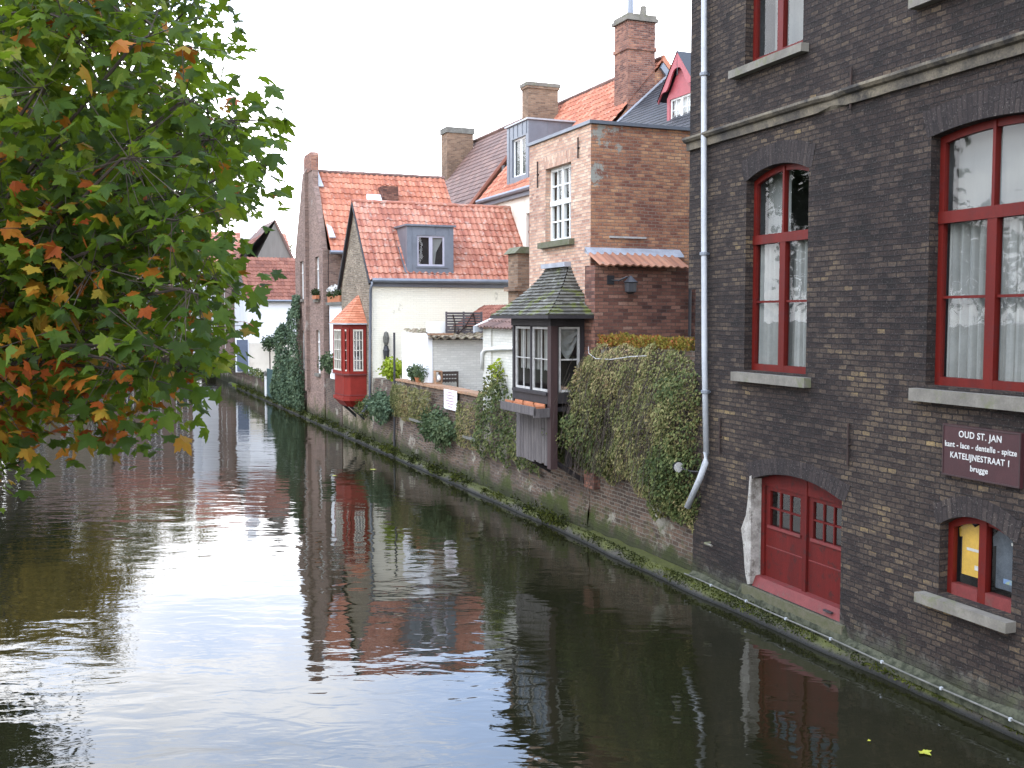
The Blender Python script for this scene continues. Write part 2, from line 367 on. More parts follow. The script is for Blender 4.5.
X['ground'] = plain('ground', (.07,.075,.03), (.12,.10,.07), .3, .95)
X['paving'] = plain('paving', (.2,.18,.16), (.14,.13,.11), 2, .9)
X['grey_board'] = plain('grey_board', (.20,.185,.165), (.14,.13,.115), 3, .8, streak=True)
X['louvre'] = plain('louvre', (.10,.088,.092), (.07,.06,.062), 6, .7)
X['pantile'] = tile_mat('pantile', [(0,(.21,.07,.04)),(.35,(.33,.112,.062)),(.65,(.41,.16,.092)),(1,(.49,.27,.18))], lichen=((.42,.31,.24),.54))
X['pantile_faded'] = tile_mat('pantile_faded', [(0,(.20,.065,.042)),(.3,(.30,.11,.07)),(.65,(.39,.17,.11)),(1,(.47,.29,.22))], lichen=((.40,.33,.28),.52))
X['brown_tile'] = tile_mat('brown_tile', [(0,(.08,.05,.042)),(.5,(.15,.09,.075)),(1,(.24,.14,.105))], lichen=((.15,.13,.09),.55))
X['olive_tile'] = tile_mat('olive_tile', [(0,(.09,.07,.05)),(.5,(.17,.135,.09)),(1,(.25,.2,.13))], lichen=((.16,.15,.08),.5))
X['red_dark_tile'] = tile_mat('red_dark_tile', [(0,(.09,.03,.02)),(.5,(.18,.065,.04)),(1,(.28,.12,.08))], lichen=((.2,.16,.1),.58))
X['coping_red'] = tile_mat('coping_red', [(0,(.16,.075,.05)),(.5,(.30,.14,.085)),(1,(.40,.23,.15))], lichen=((.25,.2,.15),.56))
X['slate'] = tile_mat('slate', [(0,(.012,.013,.016)),(.5,(.025,.027,.032)),(1,(.05,.052,.06))], rough=.55)
X['shingle'] = tile_mat('shingle', [(0,(.035,.032,.026)),(.5,(.085,.08,.065)),(1,(.17,.165,.14))], lichen=((.34,.34,.31),.55), moss=(0,.52))
X['orange_plain'] = tile_mat('orange_plain', [(0,(.34,.11,.055)),(.5,(.46,.17,.09)),(1,(.55,.25,.15))])
X['glass'] = glass_mat('glass')
X['glass_clear'] = glass_mat('glass_clear', refl=.02)
X['maple'] = leaf_mat('maple', [(0,(.006,.011,.002)),(.25,(.012,.026,.003)),(.5,(.026,.054,.005)),(.70,(.055,.088,.007)),(.87,(.11,.125,.010)),(1,(.19,.14,.014))], patch=1.0, pamt=.45, trans=.32)
X['maple_autumn'] = leaf_mat('maple_autumn', [(0,(.10,.10,.010)),(.3,(.20,.13,.012)),(.55,(.26,.10,.010)),(.75,(.22,.048,.008)),(1,(.12,.028,.008))], patch=1.2, pamt=.35, trans=.3)
X['ivy'] = leaf_mat('ivy', [(0,(.018,.030,.010)),(.35,(.050,.072,.022)),(.7,(.115,.13,.044)),(1,(.20,.18,.07))], patch=1.3, pamt=.6, trans=.2)
X['dusty'] = leaf_mat('dusty', [(0,(.05,.06,.02)),(.3,(.11,.125,.042)),(.55,(.20,.19,.075)),(.8,(.27,.225,.105)),(1,(.31,.21,.12))], patch=.95, pamt=.75, trans=.2, rough=.7)
X['blue_ivy'] = leaf_mat('blue_ivy', [(0,(.025,.045,.028)),(.4,(.06,.095,.055)),(.8,(.11,.155,.085)),(1,(.17,.21,.12))], patch=.8, pamt=.6, trans=.2)
X['bright_shrub'] = leaf_mat('bright_shrub', [(0,(.14,.19,.012)),(.6,(.26,.33,.025)),(1,(.38,.42,.06))], trans=.3)
X['dark_shrub'] = leaf_mat('dark_shrub', [(0,(.025,.045,.022)),(.5,(.06,.09,.04)),(1,(.12,.15,.07))], trans=.15)
X['sedum'] = leaf_mat('sedum', [(0,(.08,.09,.015)),(.45,(.2,.17,.03)),(.7,(.24,.13,.03)),(1,(.28,.07,.025))], patch=2.2, pamt=.7, trans=.2)
X['moss'] = leaf_mat('moss', [(0,(.008,.011,.004)),(.5,(.026,.034,.006)),(1,(.085,.095,.014))], patch=1.2, pamt=.8, trans=.1, rough=.9)
X['gold_leaf'] = leaf_mat('gold_leaf', [(0,(.09,.07,.012)),(.5,(.21,.155,.025)),(1,(.34,.23,.04))], patch=.4, pamt=.5, trans=.3)
X['green_leaf'] = leaf_mat('green_leaf', [(0,(.01,.018,.006)),(.6,(.025,.045,.012)),(1,(.06,.08,.02))], patch=.4, pamt=.5, trans=.3)
X['white_petal'] = plain('white_petal', (.75,.75,.72), None, 5, .8)
X['yellow_fallen'] = plain('yellow_fallen', (.4,.33,.03), (.25,.3,.04), 18, .6)
# ---------------------------------------------------------------- shape helpers
def pantile(mb, e0, along, up, tw=.22, tl=.30, amp=.028, lift=.03, ns=6, n_hint=(0,0,1), rag=.006):
    e0, along, up = Vector(e0), Vector(along), Vector(up)
    nc = max(1, round(along.length/tw)); nr = max(1, round(up.length/tl))
    n = along.cross(up).normalized()
    if n.z < 0: n = -n
    jit = random.Random(int(e0.x*100+e0.y*10))
    for r in range(nr):
        base = len(mb.v); cols = nc*ns+1
        sag = jit.uniform(-.5, .5)*rag
        for li, (v, lf) in enumerate(((r, 0.0), (r, lift), (r+1.06, .004))):
            for k in range(cols):
                x = k/ns; ph = x % 1.0
                prof = amp*(math.sin(math.pi*min(ph/.62, 1))*1.3 if ph < .62 else -.25*math.sin(math.pi*(ph-.62)/.38))
                jv = (noise.noise((math.floor(x)*1.7+r*3.1, r*.77, e0.x))*.035 if li < 2 else 0)
                p = e0+along*(x/nc)+up*(min(v+jv, nr)/nr)+n*(prof+lf+sag)
                p = p+n*(.045*noise.noise(p*.55)+.012*noise.noise(p*2.3))
                mb.v.append(p)
        for li in range(2):
            for k in range(cols-1):
                a = base+li*cols+k
                mb.f.append([a, a+1, a+1+cols, a+cols]); u = k/ns+.5/ns
                mb.uv.append([(u, r+.5)]*4); mb.mi.append(0)
def flat_roof_plane(mb, e0, along, up, tw=.25, tl=.3, th=.04, close=True):
    """plain tiles: rows overlap like shingles"""
    e0, along, up = Vector(e0), Vector(along), Vector(up)
    nc = max(1, round(along.length/tw)); nr = max(1, round(up.length/tl)); n = along.cross(up).normalized()
    if n.z < 0: n = -n
    for r in range(nr):
        off = .5*(r % 2); xs = [0]+[i+off for i in range(0 if off else 1, nc)]+[nc]
        for a, b in zip(xs[:-1], xs[1:]):
            j = noise.noise((a*3.3, r*1.9, e0.y))*.012
            p = [e0+along*(a/nc+.0008)+up*((r+j)/nr)+n*th, e0+along*(b/nc-.0008)+up*((r+j)/nr)+n*(th+j*.3), e0+along*(b/nc)+up*(min(r+1.1, nr)/nr)+n*.008, e0+along*(a/nc)+up*(min(r+1.1, nr)/nr)+n*.008]
            q = [p[0]-n*th, p[1]-n*th]
            uv = [(a+.5*(b-a)+.01, r+.5)]*4
            mb.poly(p, uv=uv); mb.poly([q[0], q[1], p[1], p[0]], uv=uv)
def tile_ring(mb, rings, tw=.16, th=.022):
    """rings: list of 3d polylines from the eave up; rows of tiles stepped between them"""
    for r in range(len(rings)-1):
        lo, hi = rings[r], rings[r+1]
        for k in range(len(lo)-1):
            a, b, c, d = [Vector(x) for x in (lo[k], lo[k+1], hi[k+1], hi[k])]
            n = (b-a).cross(d-a).normalized()
            if n.z < 0: n = -n
            m = max(1, round((b-a).length/tw))
            for i in range(m):
                t0, t1 = i/m, (i+1)/m; j = rnd.uniform(-.01, .01)
                p0 = a.lerp(b, t0)+n*(th+j); p1 = a.lerp(b, t1)+n*(th+j*.5); q1 = d.lerp(c, t1)+n*.003; q0 = d.lerp(c, t0)+n*.003
                uv = [(i+k*40+.5, r+.5)]*4
                mb.poly([p0, p1, q1, q0], uv=uv); mb.poly([a.lerp(b, t0), a.lerp(b, t1), p1, p0], uv=uv)

def leaf_card(mb, c, size, d=None, n=None, wide=.75):
    c = Vector(c)
    if d is None: d = Vector((rnd.gauss(0,1), rnd.gauss(0,1), rnd.gauss(-.6,.8)))
    d = d.normalized()
    if n is None: n = Vector((rnd.gauss(0,1), rnd.gauss(0,1), rnd.gauss(.4,.8)))
    w = d.cross(n)
    if w.length < 1e-4: w = Vector((1,0,0))
    w.normalize(); n = w.cross(d)
    s = size*rnd.uniform(.65, 1.25); h = w*s*wide*.5
    mb.poly([c, c+d*s*.45+h+n*s*.1, c+d*s, c+d*s*.45-h+n*s*.1])
def blob(mb, c, rx, ry, rz, n, size, wide=.75, bias=None, hollow=.5):
    """loose clump of leaves, denser towards its skin, with an uneven outline"""
    c = Vector(c); k = 0; sd = rnd.uniform(0, 90)
    while k < n:
        v = Vector((rnd.gauss(0,1), rnd.gauss(0,1), rnd.gauss(0,1))).normalized()
        rr = rnd.uniform(hollow, 1)*(1+.55*noise.noise(v*1.9+Vector((sd,0,0))))
        p = c+Vector((v.x*rx, v.y*ry, v.z*rz))*rr
        leaf_card(mb, p, size, d=v*.6+Vector((rnd.gauss(0,.6), rnd.gauss(0,.6), rnd.gauss(-.4,.6))), n=v+Vector((rnd.gauss(0,.5),)*3), wide=wide); k += 1
def wall_growth(mb, s0, s1, ztop, zbot, t, thick, n, size, wide=.7, seed=0, strands=0):
    """leaves hanging on a canal-facing wall between two outlines given as functions of s"""
    k = 0
    while k < n:
        s = rnd.uniform(s0, s1); a, b = zbot(s), ztop(s)
        if b <= a: k += 1; continue
        z = rnd.uniform(a, b)
        f = noise.noise((s*1.1+seed, z*1.3, seed))*.5+.5; f2 = noise.noise((s*3.3, z*3.1, seed+5))*.5+.5
        edge = min(1, (b-z)/.35+.25)*min(1, (z-a)/.5+.15)*min(1, (s-s0)/.4+.2)*min(1, (s1-s)/.4+.2)
        if f2 < .33 and rnd.random() < .6: k += 1; continue
        bul = thick*edge*(.25+.9*f)*(.6+.6*f2)
        p = Vector((t-bul*rnd.uniform(.55, 1.05)-.02, s, z))
        leaf_card(mb, p, size, d=Vector((rnd.gauss(-.5,.4), rnd.gauss(0,.6), rnd.gauss(-.9,.5))), n=Vector((rnd.gauss(-1,.4), rnd.gauss(0,.5), rnd.gauss(.5,.4))), wide=wide); k += 1
def lerp_pts(pts):
    def f(x):
        if x <= pts[0][0]: return pts[0][1]
        for (a, b), (c, d) in zip(pts[:-1], pts[1:]):
            if x <= c: return b+(d-b)*(x-a)/(c-a)
        return pts[-1][1]
    return f

def window(house, axis, c, a0, a1, z0, z1, rise=0, dep=.13, frame='red_paint', fw=.07, mull=(), trans=(), bars_v=(), bars_h=(), curtain=None, sill=None,
           thick=.06, bw=.022, glass='glass', label=None, sillmat='stone', back='room', name='window', curt_z=None, depth_room=.9, pleat=.085):
    """frame = the window part; its pane, curtain, sill and the room behind are sub-parts.  trans splits it in height, mull in width; bars = thin glazing bars (a0,a1,z0,z1 fractions are metres)"""
    mb = MB(); d0, d1 = dep, dep+thick
    mb.bx(axis, c, a0, a0+fw, z0, z1, d0, d1); mb.bx(axis, c, a1-fw, a1, z0, z1, d0, d1)
    mb.bx(axis, c, a0+fw, a1-fw, z0, z0+fw*1.25, d0-.012, d1)
    top = arch(a0, a1, z1-fw, z1+.003, rise)[2:] if rise > 0 else [(a1, z1), (a0, z1)]
    if rise > 0: mb.prs(axis, c, top+[(a, z-fw*1.15) for a, z in top[::-1]], d0+.002, d1-.002)
    else: mb.bx(axis, c, a0+fw, a1-fw, z1-fw, z1, d0, d1)
    for m in mull: mb.bx(axis, c, m[0]-m[1]/2, m[0]+m[1]/2, m[2], m[3], d0-.014, d1+.003)
    for t in trans: mb.bx(axis, c, a0+.01, a1-.01, t[0]-t[1]/2, t[0]+t[1]/2, d0-.02, d1+.005)
    for b in bars_v: mb.bx(axis, c, b[0]-bw/2, b[0]+bw/2, b[1], b[2], d0+.008, d1-.008)
    for b in bars_h: mb.bx(axis, c, b[1], b[2], b[0]-bw/2, b[0]+bw/2, d0+.01, d1-.01)
    w = mb.build(name, X[frame], house)
    if label: w['label'] = label
    p = MB(); P = lambda a, z, d: (c+d, a, z) if axis == 's' else (a, c+d, z)
    ztop = z1+rise*.97
    pd = d0+thick*.55
    p.poly([P(a0+.01, z0+.01, pd), P(a1-.01, z0+.01, pd), P(a1-.01, ztop, pd), P(a0+.01, ztop, pd)]); p.build('pane', X[glass], w)
    for cu in (curtain or ()):
        cm = MB(); ca0, ca1, cz0, cz1, mt = cu[:5]; dd = d1+.05+(cu[5] if len(cu) > 5 else 0); nf = max(2, int((ca1-ca0)/.018)); am = pleat if mt == 'curtain' else .004
        pr = [(ca0+(ca1-ca0)*i/nf) for i in range(nf+1)]
        off = [am*.5*(math.sin(a*38+1.3*math.sin(a*9))+.4*math.sin(a*90)) for a in pr]
        for i in range(nf):
            cm.poly([P(pr[i], cz0, dd+off[i]), P(pr[i+1], cz0, dd+off[i+1]), P(pr[i+1], cz1, dd+off[i+1]*.7), P(pr[i], cz1, dd+off[i]*.7)])
        cm.build('blind' if mt == 'blind' else 'curtain', X[mt], w, smooth=True)
    if sill:
        sm = MB(); sm.bx(axis, c, sill[0], sill[1], sill[2], sill[3], -sill[4], dep+.01); so = sm.build('sill', X[sillmat], w); bevel(so, .012)
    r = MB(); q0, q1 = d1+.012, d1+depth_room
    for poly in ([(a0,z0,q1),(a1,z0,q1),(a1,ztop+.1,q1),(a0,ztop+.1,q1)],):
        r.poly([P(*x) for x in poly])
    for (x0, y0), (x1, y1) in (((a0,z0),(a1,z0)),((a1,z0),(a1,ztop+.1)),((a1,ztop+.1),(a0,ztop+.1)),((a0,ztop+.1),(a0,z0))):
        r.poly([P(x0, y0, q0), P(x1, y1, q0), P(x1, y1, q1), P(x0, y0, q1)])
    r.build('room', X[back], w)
    return w
def bevel(o, w, seg=1):
    m = o.modifiers.new('bevel', 'BEVEL'); m.width = w; m.segments = seg; m.limit_method = 'ANGLE'
def brick_lintel(house, axis, c, a0, a1, z1, rise, h=.26, proud=.006, mat='arch_brick', name='brick_arch'):
    mb = MB(); n = 18
    def P(a, z, d): return (c+d, a, z) if axis == 's' else (a, c+d, z)
    e = .06; L = 0
    for i in range(n):
        x0, x1 = a0-e+(a1-a0+2*e)*i/n, a0-e+(a1-a0+2*e)*(i+1)/n
        f = lambda a: arch_z(min(max(a, a0), a1), a0, a1, z1, rise) if rise > 0 else z1
        fan = lambda a: (a-(a0+a1)/2)*.10
        w = x1-x0
        pts = [(x0, f(x0)), (x1, f(x1)), (x1+fan(x1), f(x1)+h), (x0+fan(x0), f(x0)+h)]
        uv = [(0, L), (0, L+w), (h, L+w), (h, L)]
        mb.poly([P(a, z, -proud) for a, z in pts], uv=uv)
        mb.poly([P(pts[0][0], pts[0][1], -proud), P(pts[1][0], pts[1][1], -proud), P(pts[1][0], pts[1][1], .02), P(pts[0][0], pts[0][1], .02)], uv=uv)
        mb.poly([P(pts[3][0], pts[3][1], -proud), P(pts[2][0], pts[2][1], -proud), P(pts[2][0], pts[2][1], .02), P(pts[3][0], pts[3][1], .02)], uv=uv)
        L += w
    return mb.build(name, X[mat], house)
def anchor(house, c, s, z0, z1, axis='s', t=None):
    mb = MB(); mb.tube([(c-.03, s, z0), (c-.03, s, z1)], .016, 5); mb.tube([(c-.045, s, (z0+z1)/2), (c+.02, s, (z0+z1)/2)], .022, 5)
    return mb.build('wall_anchor', X['rust_iron'], house)
def text_mesh(house, text, size, M4, name, mat, ext=.004, sx=1.0, bold=.0, align='CENTER'):
    cu = bpy.data.curves.new('t', 'FONT'); cu.body = text; cu.size = size; cu.align_x = align; cu.align_y = 'CENTER'; cu.extrude = ext; cu.offset = bold; cu.space_character = 1.08; cu.resolution_u = 3
    o = bpy.data.objects.new('t', cu); COL.objects.link(o); dg = bpy.context.evaluated_depsgraph_get(); dg.update()
    me = bpy.data.meshes.new_from_object(o.evaluated_get(dg)); bpy.data.objects.remove(o); bpy.data.curves.remove(cu)
    root = house
    while root.parent: root = root.parent
    org = ORG[root.name][1]
    for v in me.vertices:
        p = M4(v.co.x*sx, v.co.y, v.co.z); v.co = Vector(p)-org
    me.materials.clear(); me.materials.append(X[mat]); ob = bpy.data.objects.new(name, me); COL.objects.link(ob); ob.parent = house
    return ob

# ================================================================ SETTING
# water: one sheet with wind ripples
m, nt = newmat('canal_water')
pos = nt.nodes.new('ShaderNodeNewGeometry').outputs['Position']
mp = N(nt, 'ShaderNodeVectorMath', {0: pos, 1: (.75, 1.5, 1)}, operation='MULTIPLY').outputs[0]
mp2 = N(nt, 'ShaderNodeVectorMath', {0: pos, 1: (.55, 1.25, 1)}, operation='MULTIPLY').outputs[0]
w1 = noi(nt, mp, 2.2, 2, .45, .6); w2 = noi(nt, mp2, .62, 2, .45, .5); w3 = noi(nt, mp, 9, 2, .5, .3)
area = sstep(nt, noi(nt, pos, .10, 3, .5), .35, .68)
hgt = M(nt, 'ADD', M(nt, 'MULTIPLY', w1, M(nt, 'MULTIPLY_ADD', area, .020, .010)), M(nt, 'MULTIPLY', w2, .040))
hgt = M(nt, 'ADD', hgt, M(nt, 'MULTIPLY', w3, M(nt, 'MULTIPLY_ADD', area, .0030, .0006)))
bn = N(nt, 'ShaderNodeBump', {'Height': hgt, 'Strength': 1.0, 'Distance': .30})
silt = mixc(nt, noi(nt, pos, .35, 4), (.007,.008,.004), (.013,.012,.005))
b = N(nt, 'ShaderNodeBsdfPrincipled', {'Base Color': silt, 'Roughness': .02, 'IOR': 1.48, 'Specular IOR Level': .5, 'Normal': bn.outputs[0]})
o = nt.nodes.new('ShaderNodeOutputMaterial'); nt.links.new(b.outputs[0], o.inputs[0]); X['water'] = m
mb = MB(); mb.poly([(-400,-150,0),(400,-150,0),(400,600,0),(-400,600,0)])
tag(mb.build('canal_water', X['water'], frame='W', at=(0,0,0)), kind='structure')
# land
mb = MB()
mb.box(.45, 500, -60, 900, -1, 1.0)
tag(mb.build('ground', X['ground'], at=(.45,0,1)), kind='structure')
mb = MB(); mb.box(-500, -12.2, -60, 900, -1, 1.0); mb.box(-12.2, .45, 74, 900, -1, 1.002)
tag(mb.build('far_ground', X['ground'], at=(-13.5,0,1)), kind='structure')
mb = MB(); mb.box(.42, 8, 9.4, 19.98, .9, 1.75); tag(mb.build('terrace', X['paving'], at=(.42,9.4,.9)), kind='structure')

# ledge at the water line: irregular mossy footing under all the walls
mb = MB(); n = 420
prev = None
for i in range(n+1):
    s = -9+64*i/n
    j = noise.noise((s*.7, 0, 0))*.05+noise.noise((s*3.1, 4, 0))*.025
    zt = .17+noise.noise((s*2.2, 8, 1))*.03
    if s > 3.5: zt -= .03
    j += .12*min(1, max(0, (s-1)/3))
    ring = [(-.28+j, s, -.5), (-.26+j, s, .02), (-.21+j*.8, s, zt*.6), (-.15+j*.6, s, zt), (.3, s, zt+.02)]
    if prev:
        for a in range(4): mb.poly([prev[a], ring[a], ring[a+1], prev[a+1]])
    prev = ring
m, nt = newmat('ledge_stone'); pos = nt.nodes.new('ShaderNodeNewGeometry').outputs['Position']; z = N(nt, 'ShaderNodeSeparateXYZ', {0: pos}).outputs[2]
f = noi(nt, pos, 26, 4, .7); a = noi(nt, pos, 1.1, 5, .6)
col = mixc(nt, f, (.018,.016,.012), (.085,.078,.06))
mo = sstep(nt, M(nt, 'ADD', M(nt, 'MULTIPLY', z, 3.2), M(nt, 'MULTIPLY_ADD', a, 1.4, -.55)), .28, .62)
col = mixc(nt, M(nt, 'MULTIPLY', mo, .9), col, mixc(nt, noi(nt, pos, 9, 5, .7), (.018,.024,.005), (.11,.12,.018)))
wet = sstep(nt, z, .07, .02); col = mixc(nt, wet, col, (.012,.012,.01))
X['ledge'] = finish(m, nt, col, .8, M(nt, 'ADD', f, a), .8, .03, .4)
tag(mb.build('quay_ledge', X['ledge'], at=(-.2,-9,0), smooth=True), kind='structure')
# moss and weeds along the ledge: nobody could count them
mb = MB()
for i in range(26000):
    s = -7+58*(rnd.random()**1.5)
    if noise.noise((s*.9, 3, 3)) < -.18 and rnd.random() < .8: continue
    zz = rnd.uniform(.06, .2); big = s > 3.5 and noise.noise((s*1.6, 1, 9)) > .0
    h = rnd.uniform(.02, .05)*(1.9 if big else 1)
    tt = -.25+(zz-.03)*.55+rnd.uniform(-.03,.03)+.12*min(1, max(0, (s-1)/3))
    if big and rnd.random() < .5: zz += rnd.uniform(0,.16); tt = rnd.uniform(-.2, .13)
    leaf_card(mb, (tt, s, zz), h, d=Vector((rnd.gauss(-.6,.5), rnd.gauss(0,.6), rnd.gauss(-.1,.7))), wide=.5)
tag(mb.build('ledge_moss', X['moss'], at=(-.2,-7,.1)), 'yellow green moss and small weeds along the ledge at the water line', 'moss', kind='stuff')

# ================================================================ 1. DARK BRICK HOUSE (frame A, u = -s grows towards the camera)
H = thing('brick_house', 'tall dark brick house with red windows and a red double door, nearest on the right', 'house', (0, -4.5, .17), 'A')
W1 = arch(-3.05, -1.60, 3.5, 6.20, .15); W2 = arch(-6.80, -5.24, 3.5, 6.25, .07)
W0 = arch(-2.87, -1.52, 7.84, 10.3, .14); W02 = arch(-6.75, -5.22, 7.84, 10.3, .14)
W3 = arch(-6.53, -5.52, 1.2, 1.98, .15); DR = arch(-3.84, -1.85, .40, 1.95, .17)
mb = MB()
outer = [(-9.4,.1),(-.22,.1),(-.22,4.7),(0,4.7),(0,11.4),(-9.4,11.4)]
mb.sheet('s', 0, outer, [W1, W2, W0, W02, W3, DR], reveal=.16)
mb.poly([(0,0,4.7),(0,0,11.4),(8,0,11.4),(8,0,4.7)]); mb.poly([(0,-.22,.1),(0,-.22,4.7),(8,-.22,4.7),(8,-.22,.1)]); mb.poly([(0,-.22,4.7),(0,0,4.7),(8,0,4.7),(8,-.22,4.7)])
mb.poly([(0,-9.4,.1),(8,-9.4,.1),(8,-9.4,11.4),(0,-9.4,11.4)]); mb.poly([(8,-9.4,.1),(8,0,.1),(8,0,11.4),(8,-9.4,11.4)])
mb.build('wall', X['dark_brick'], H)
mb = MB(); mb.box(-.18, 8.1, -9.5, .08, 11.4, 11.62); mb.box(-.1, .02, -9.45, .03, 11.2, 11.398); mb.build('cornice', X['grey_stone'], H)
mb = MB(); mb.prism([(0.05,-9.4,11.62),(8,-9.4,11.62),(4,-9.4,15.2)], (0,9.4,0)); mb.build('roof', X['slate'], H)
for a0, a1, z1, r in ((-3.05,-1.60,6.20,.15),(-6.80,-5.24,6.25,.07),(-2.87,-1.52,10.3,.14),(-6.75,-5.22,10.3,.14),(-6.53,-5.52,1.98,.15),(-3.84,-1.85,1.95,.17)):
    brick_lintel(H, 's', 0, a0, a1, z1, r, h=.30 if z1 > 3 else .22)
# string course: profiled, chipped
mb = MB(); prev = None
for i in range(121):
    s = .02-9.42*i/120; ch = noise.noise((s*2.5, 1, 0))*.018+noise.noise((s*9, 2, 0))*.010
    if abs(s+3.55) < .28: ch += .05*(1-abs(s+3.55)/.28)
    ring = [(.0, s, 6.86), (-.05+ch*.4, s, 6.86+max(0,ch)), (-.055+ch*.5, s, 6.97), (-.10+ch, s, 6.985), (-.13+ch, s, 7.02), (-.125+ch, s, 7.055-abs(ch)*.4), (.0, s, 7.085)]
    if prev:
        for a in range(6): mb.poly([prev[a], ring[a], ring[a+1], prev[a+1]])
    prev = ring
mb.build('string_course', X['string_stone'], H, smooth=False)
# upper and middle windows
def red_window(a0, a1, z0, z1, rise, label, curt, sill, mull_low=True, glass='glass'):
    am = (a0+a1)/2; tz = z0+1.86; w = .075
    return window(H, 's', 0, a0, a1, z0, z1, rise, dep=.13, frame='red_paint', fw=.075,
        mull=((am, .13, z0, tz), (am, .04, tz, z1+rise*.85)), trans=((tz, .13),), bars_h=((z0+.98, a0+w, am-.05), (z0+.98, am+.05, a1-w)),
        bars_v=(), bw=.03, curtain=curt, sill=sill, label=label, sillmat='stone', back='room_grey')
red_window(-3.05, -1.60, 3.5, 6.20, .15, None, [(-2.95,-2.45,3.55,5.4,'curtain'),(-2.28,-1.68,3.55,5.4,'curtain'),(-2.62,-2.1,3.55,5.3,'curtain',.12),(-2.2,-1.66,5.2,6.3,'blind',.1)], (-3.17,-1.42,3.34,3.47,.11))
red_window(-6.80, -5.24, 3.5, 6.25, .07, None, [(-6.72,-6.05,3.55,5.4,'curtain'),(-5.95,-5.3,3.55,5.4,'curtain'),(-6.72,-5.3,5.32,6.35,'blind',.1)], (-6.95,-5.10,3.32,3.46,.11))
red_window(-2.87, -1.52, 7.84, 10.3, .14, None, [(-2.8,-1.6,7.9,10.3,'blind',.2)], (-3.0,-1.27,7.70,7.81,.12))
red_window(-6.75, -5.22, 7.84, 10.3, .14, None, [(-6.7,-5.3,7.9,9.6,'curtain')], (-6.9,-4.96,7.70,7.82,.12))
am = -6.025
W = window(H, 's', 0, -6.53, -5.52, 1.2, 1.98, .15, dep=.12, frame='red_paint', fw=.075, mull=((am, .10, 1.2, 2.11),), trans=(), sill=(-6.60,-5.30,1.06,1.17,.14), back='room', glass='glass_clear', label='small arched red window with clothes hung behind its panes')
mb = MB(); mb.box(.105, .2, -6.45, -6.08, 1.2, 1.33); mb.box(.105, .2, -5.97, -5.6, 1.2, 1.33); mb.build('casement_rail', X['faded_red'], W)
# clothes hanging inside
def shirt(name, label, c, s, z, w, h, mat):
    root = thing(name, label, 'shirt', (c, s, z), 'A')
    o = [(-.5,.0),(.5,.0),(.5,.72),(.62,.70),(.66,.86),(.42,1.0),(.16,1.0),(.0,.94),(-.16,1.0),(-.42,1.0),(-.66,.86),(-.62,.70),(-.5,.72)]
    b = MB(); b.prism([(c, s+x*w, z+y*h) for x, y in o], (.012,0,0)); b.build('cloth', X[mat], root)
    return root
sh = shirt('shirt', 'yellow T-shirt hung in the left half of the small arched window', .235, -5.78, 1.42, .34, .58, 'yellow_cloth')
b = MB(); b.box(.229,.234,-5.88,-5.68,1.70,1.73); b.build('print', X['print_white'], sh)
b = MB(); b.box(.229,.234,-5.92,-5.80,1.50,1.55); b.build('print', X['print_white'], sh)
sh = shirt('shirt', 'dark grey T-shirt hung in the right half of the small arched window', .235, -6.27, 1.38, .36, .62, 'grey_cloth')
b = MB(); b.box(.229,.234,-6.34,-6.20,1.45,1.50); b.build('print', X['print_mix'], sh)
b = MB(); b.box(.229,.234,-6.33,-6.29,1.87,1.90); b.build('print', X['print_white'], sh)
# door: two leaves, glazed tops, pale threshold board
D = MB(); D.bx('s', 0, -3.84, -3.76, .52, 1.98, .16, .24); D.bx('s', 0, -1.93, -1.85, .52, 1.98, .16, .24)
D.prs('s', 0, [(-3.84,1.86),(-1.85,1.86)]+arch(-3.84,-1.85,.4,1.95,.17)[2:], .162, .24); D.bx('s', 0, -2.92, -2.84, .52, 2.06, .15, .245)
D = D.build('door', X['door_red'], H)
for (l0, l1) in ((-2.84,-1.93), (-3.76,-2.92)):
    b = MB(); g0, g1 = l0+.10, l1-.10
    b.bx('s', 0, l0+.012, l1-.012, .53, 1.30, .185, .23); b.bx('s', 0, l0+.012, g0, 1.30, 1.90, .185, .23); b.bx('s', 0, g1, l1-.012, 1.30, 1.90, .185, .23); b.bx('s', 0, g0, g1, 1.80, 1.90, .185, .23)
    for q in (1/3, 2/3): b.bx('s', 0, g0+(g1-g0)*q-.012, g0+(g1-g0)*q+.012, 1.30, 1.80, .19, .225)
    b.bx('s', 0, g0, g1, 1.54, 1.565, .19, .225)
    leaf = b.build('door_leaf', X['door_red'], D)
    b = MB(); b.bx('s', 0, g0-.03, g1+.03, 1.262, 1.302, .16, .187); b.bx('s', 0, l0+.03, l1-.03, .985, 1.0, .176, .187); b.build('rail', X['faded_red'], D)
    b = MB(); b.poly([(.21, g0, 1.3),(.21, g1, 1.3),(.21, g1, 1.8),(.21, g0, 1.8)]); b.build('pane', X['glass'], D)
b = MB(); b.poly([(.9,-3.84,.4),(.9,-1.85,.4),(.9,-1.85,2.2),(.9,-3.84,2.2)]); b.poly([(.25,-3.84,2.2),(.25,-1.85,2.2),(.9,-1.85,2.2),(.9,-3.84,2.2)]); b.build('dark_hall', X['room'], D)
b = MB(); b.prism([(.26,-3.84,.40),(.02,-3.84,.40),(.08,-3.84,.54),(.26,-3.84,.56)], (0,1.99,0)); b.build('threshold', X['faded_red'], D)
b = MB(); b.box(.0,.035,-3.66,-3.50,.465,.485); b.build('handle', X['dark_metal'], D)
b = MB(); b.box(-.055,.25,-3.95,-1.7,.22,.392); o = b.build('door_step', X['step_stone'], H); bevel(o, .03, 2)
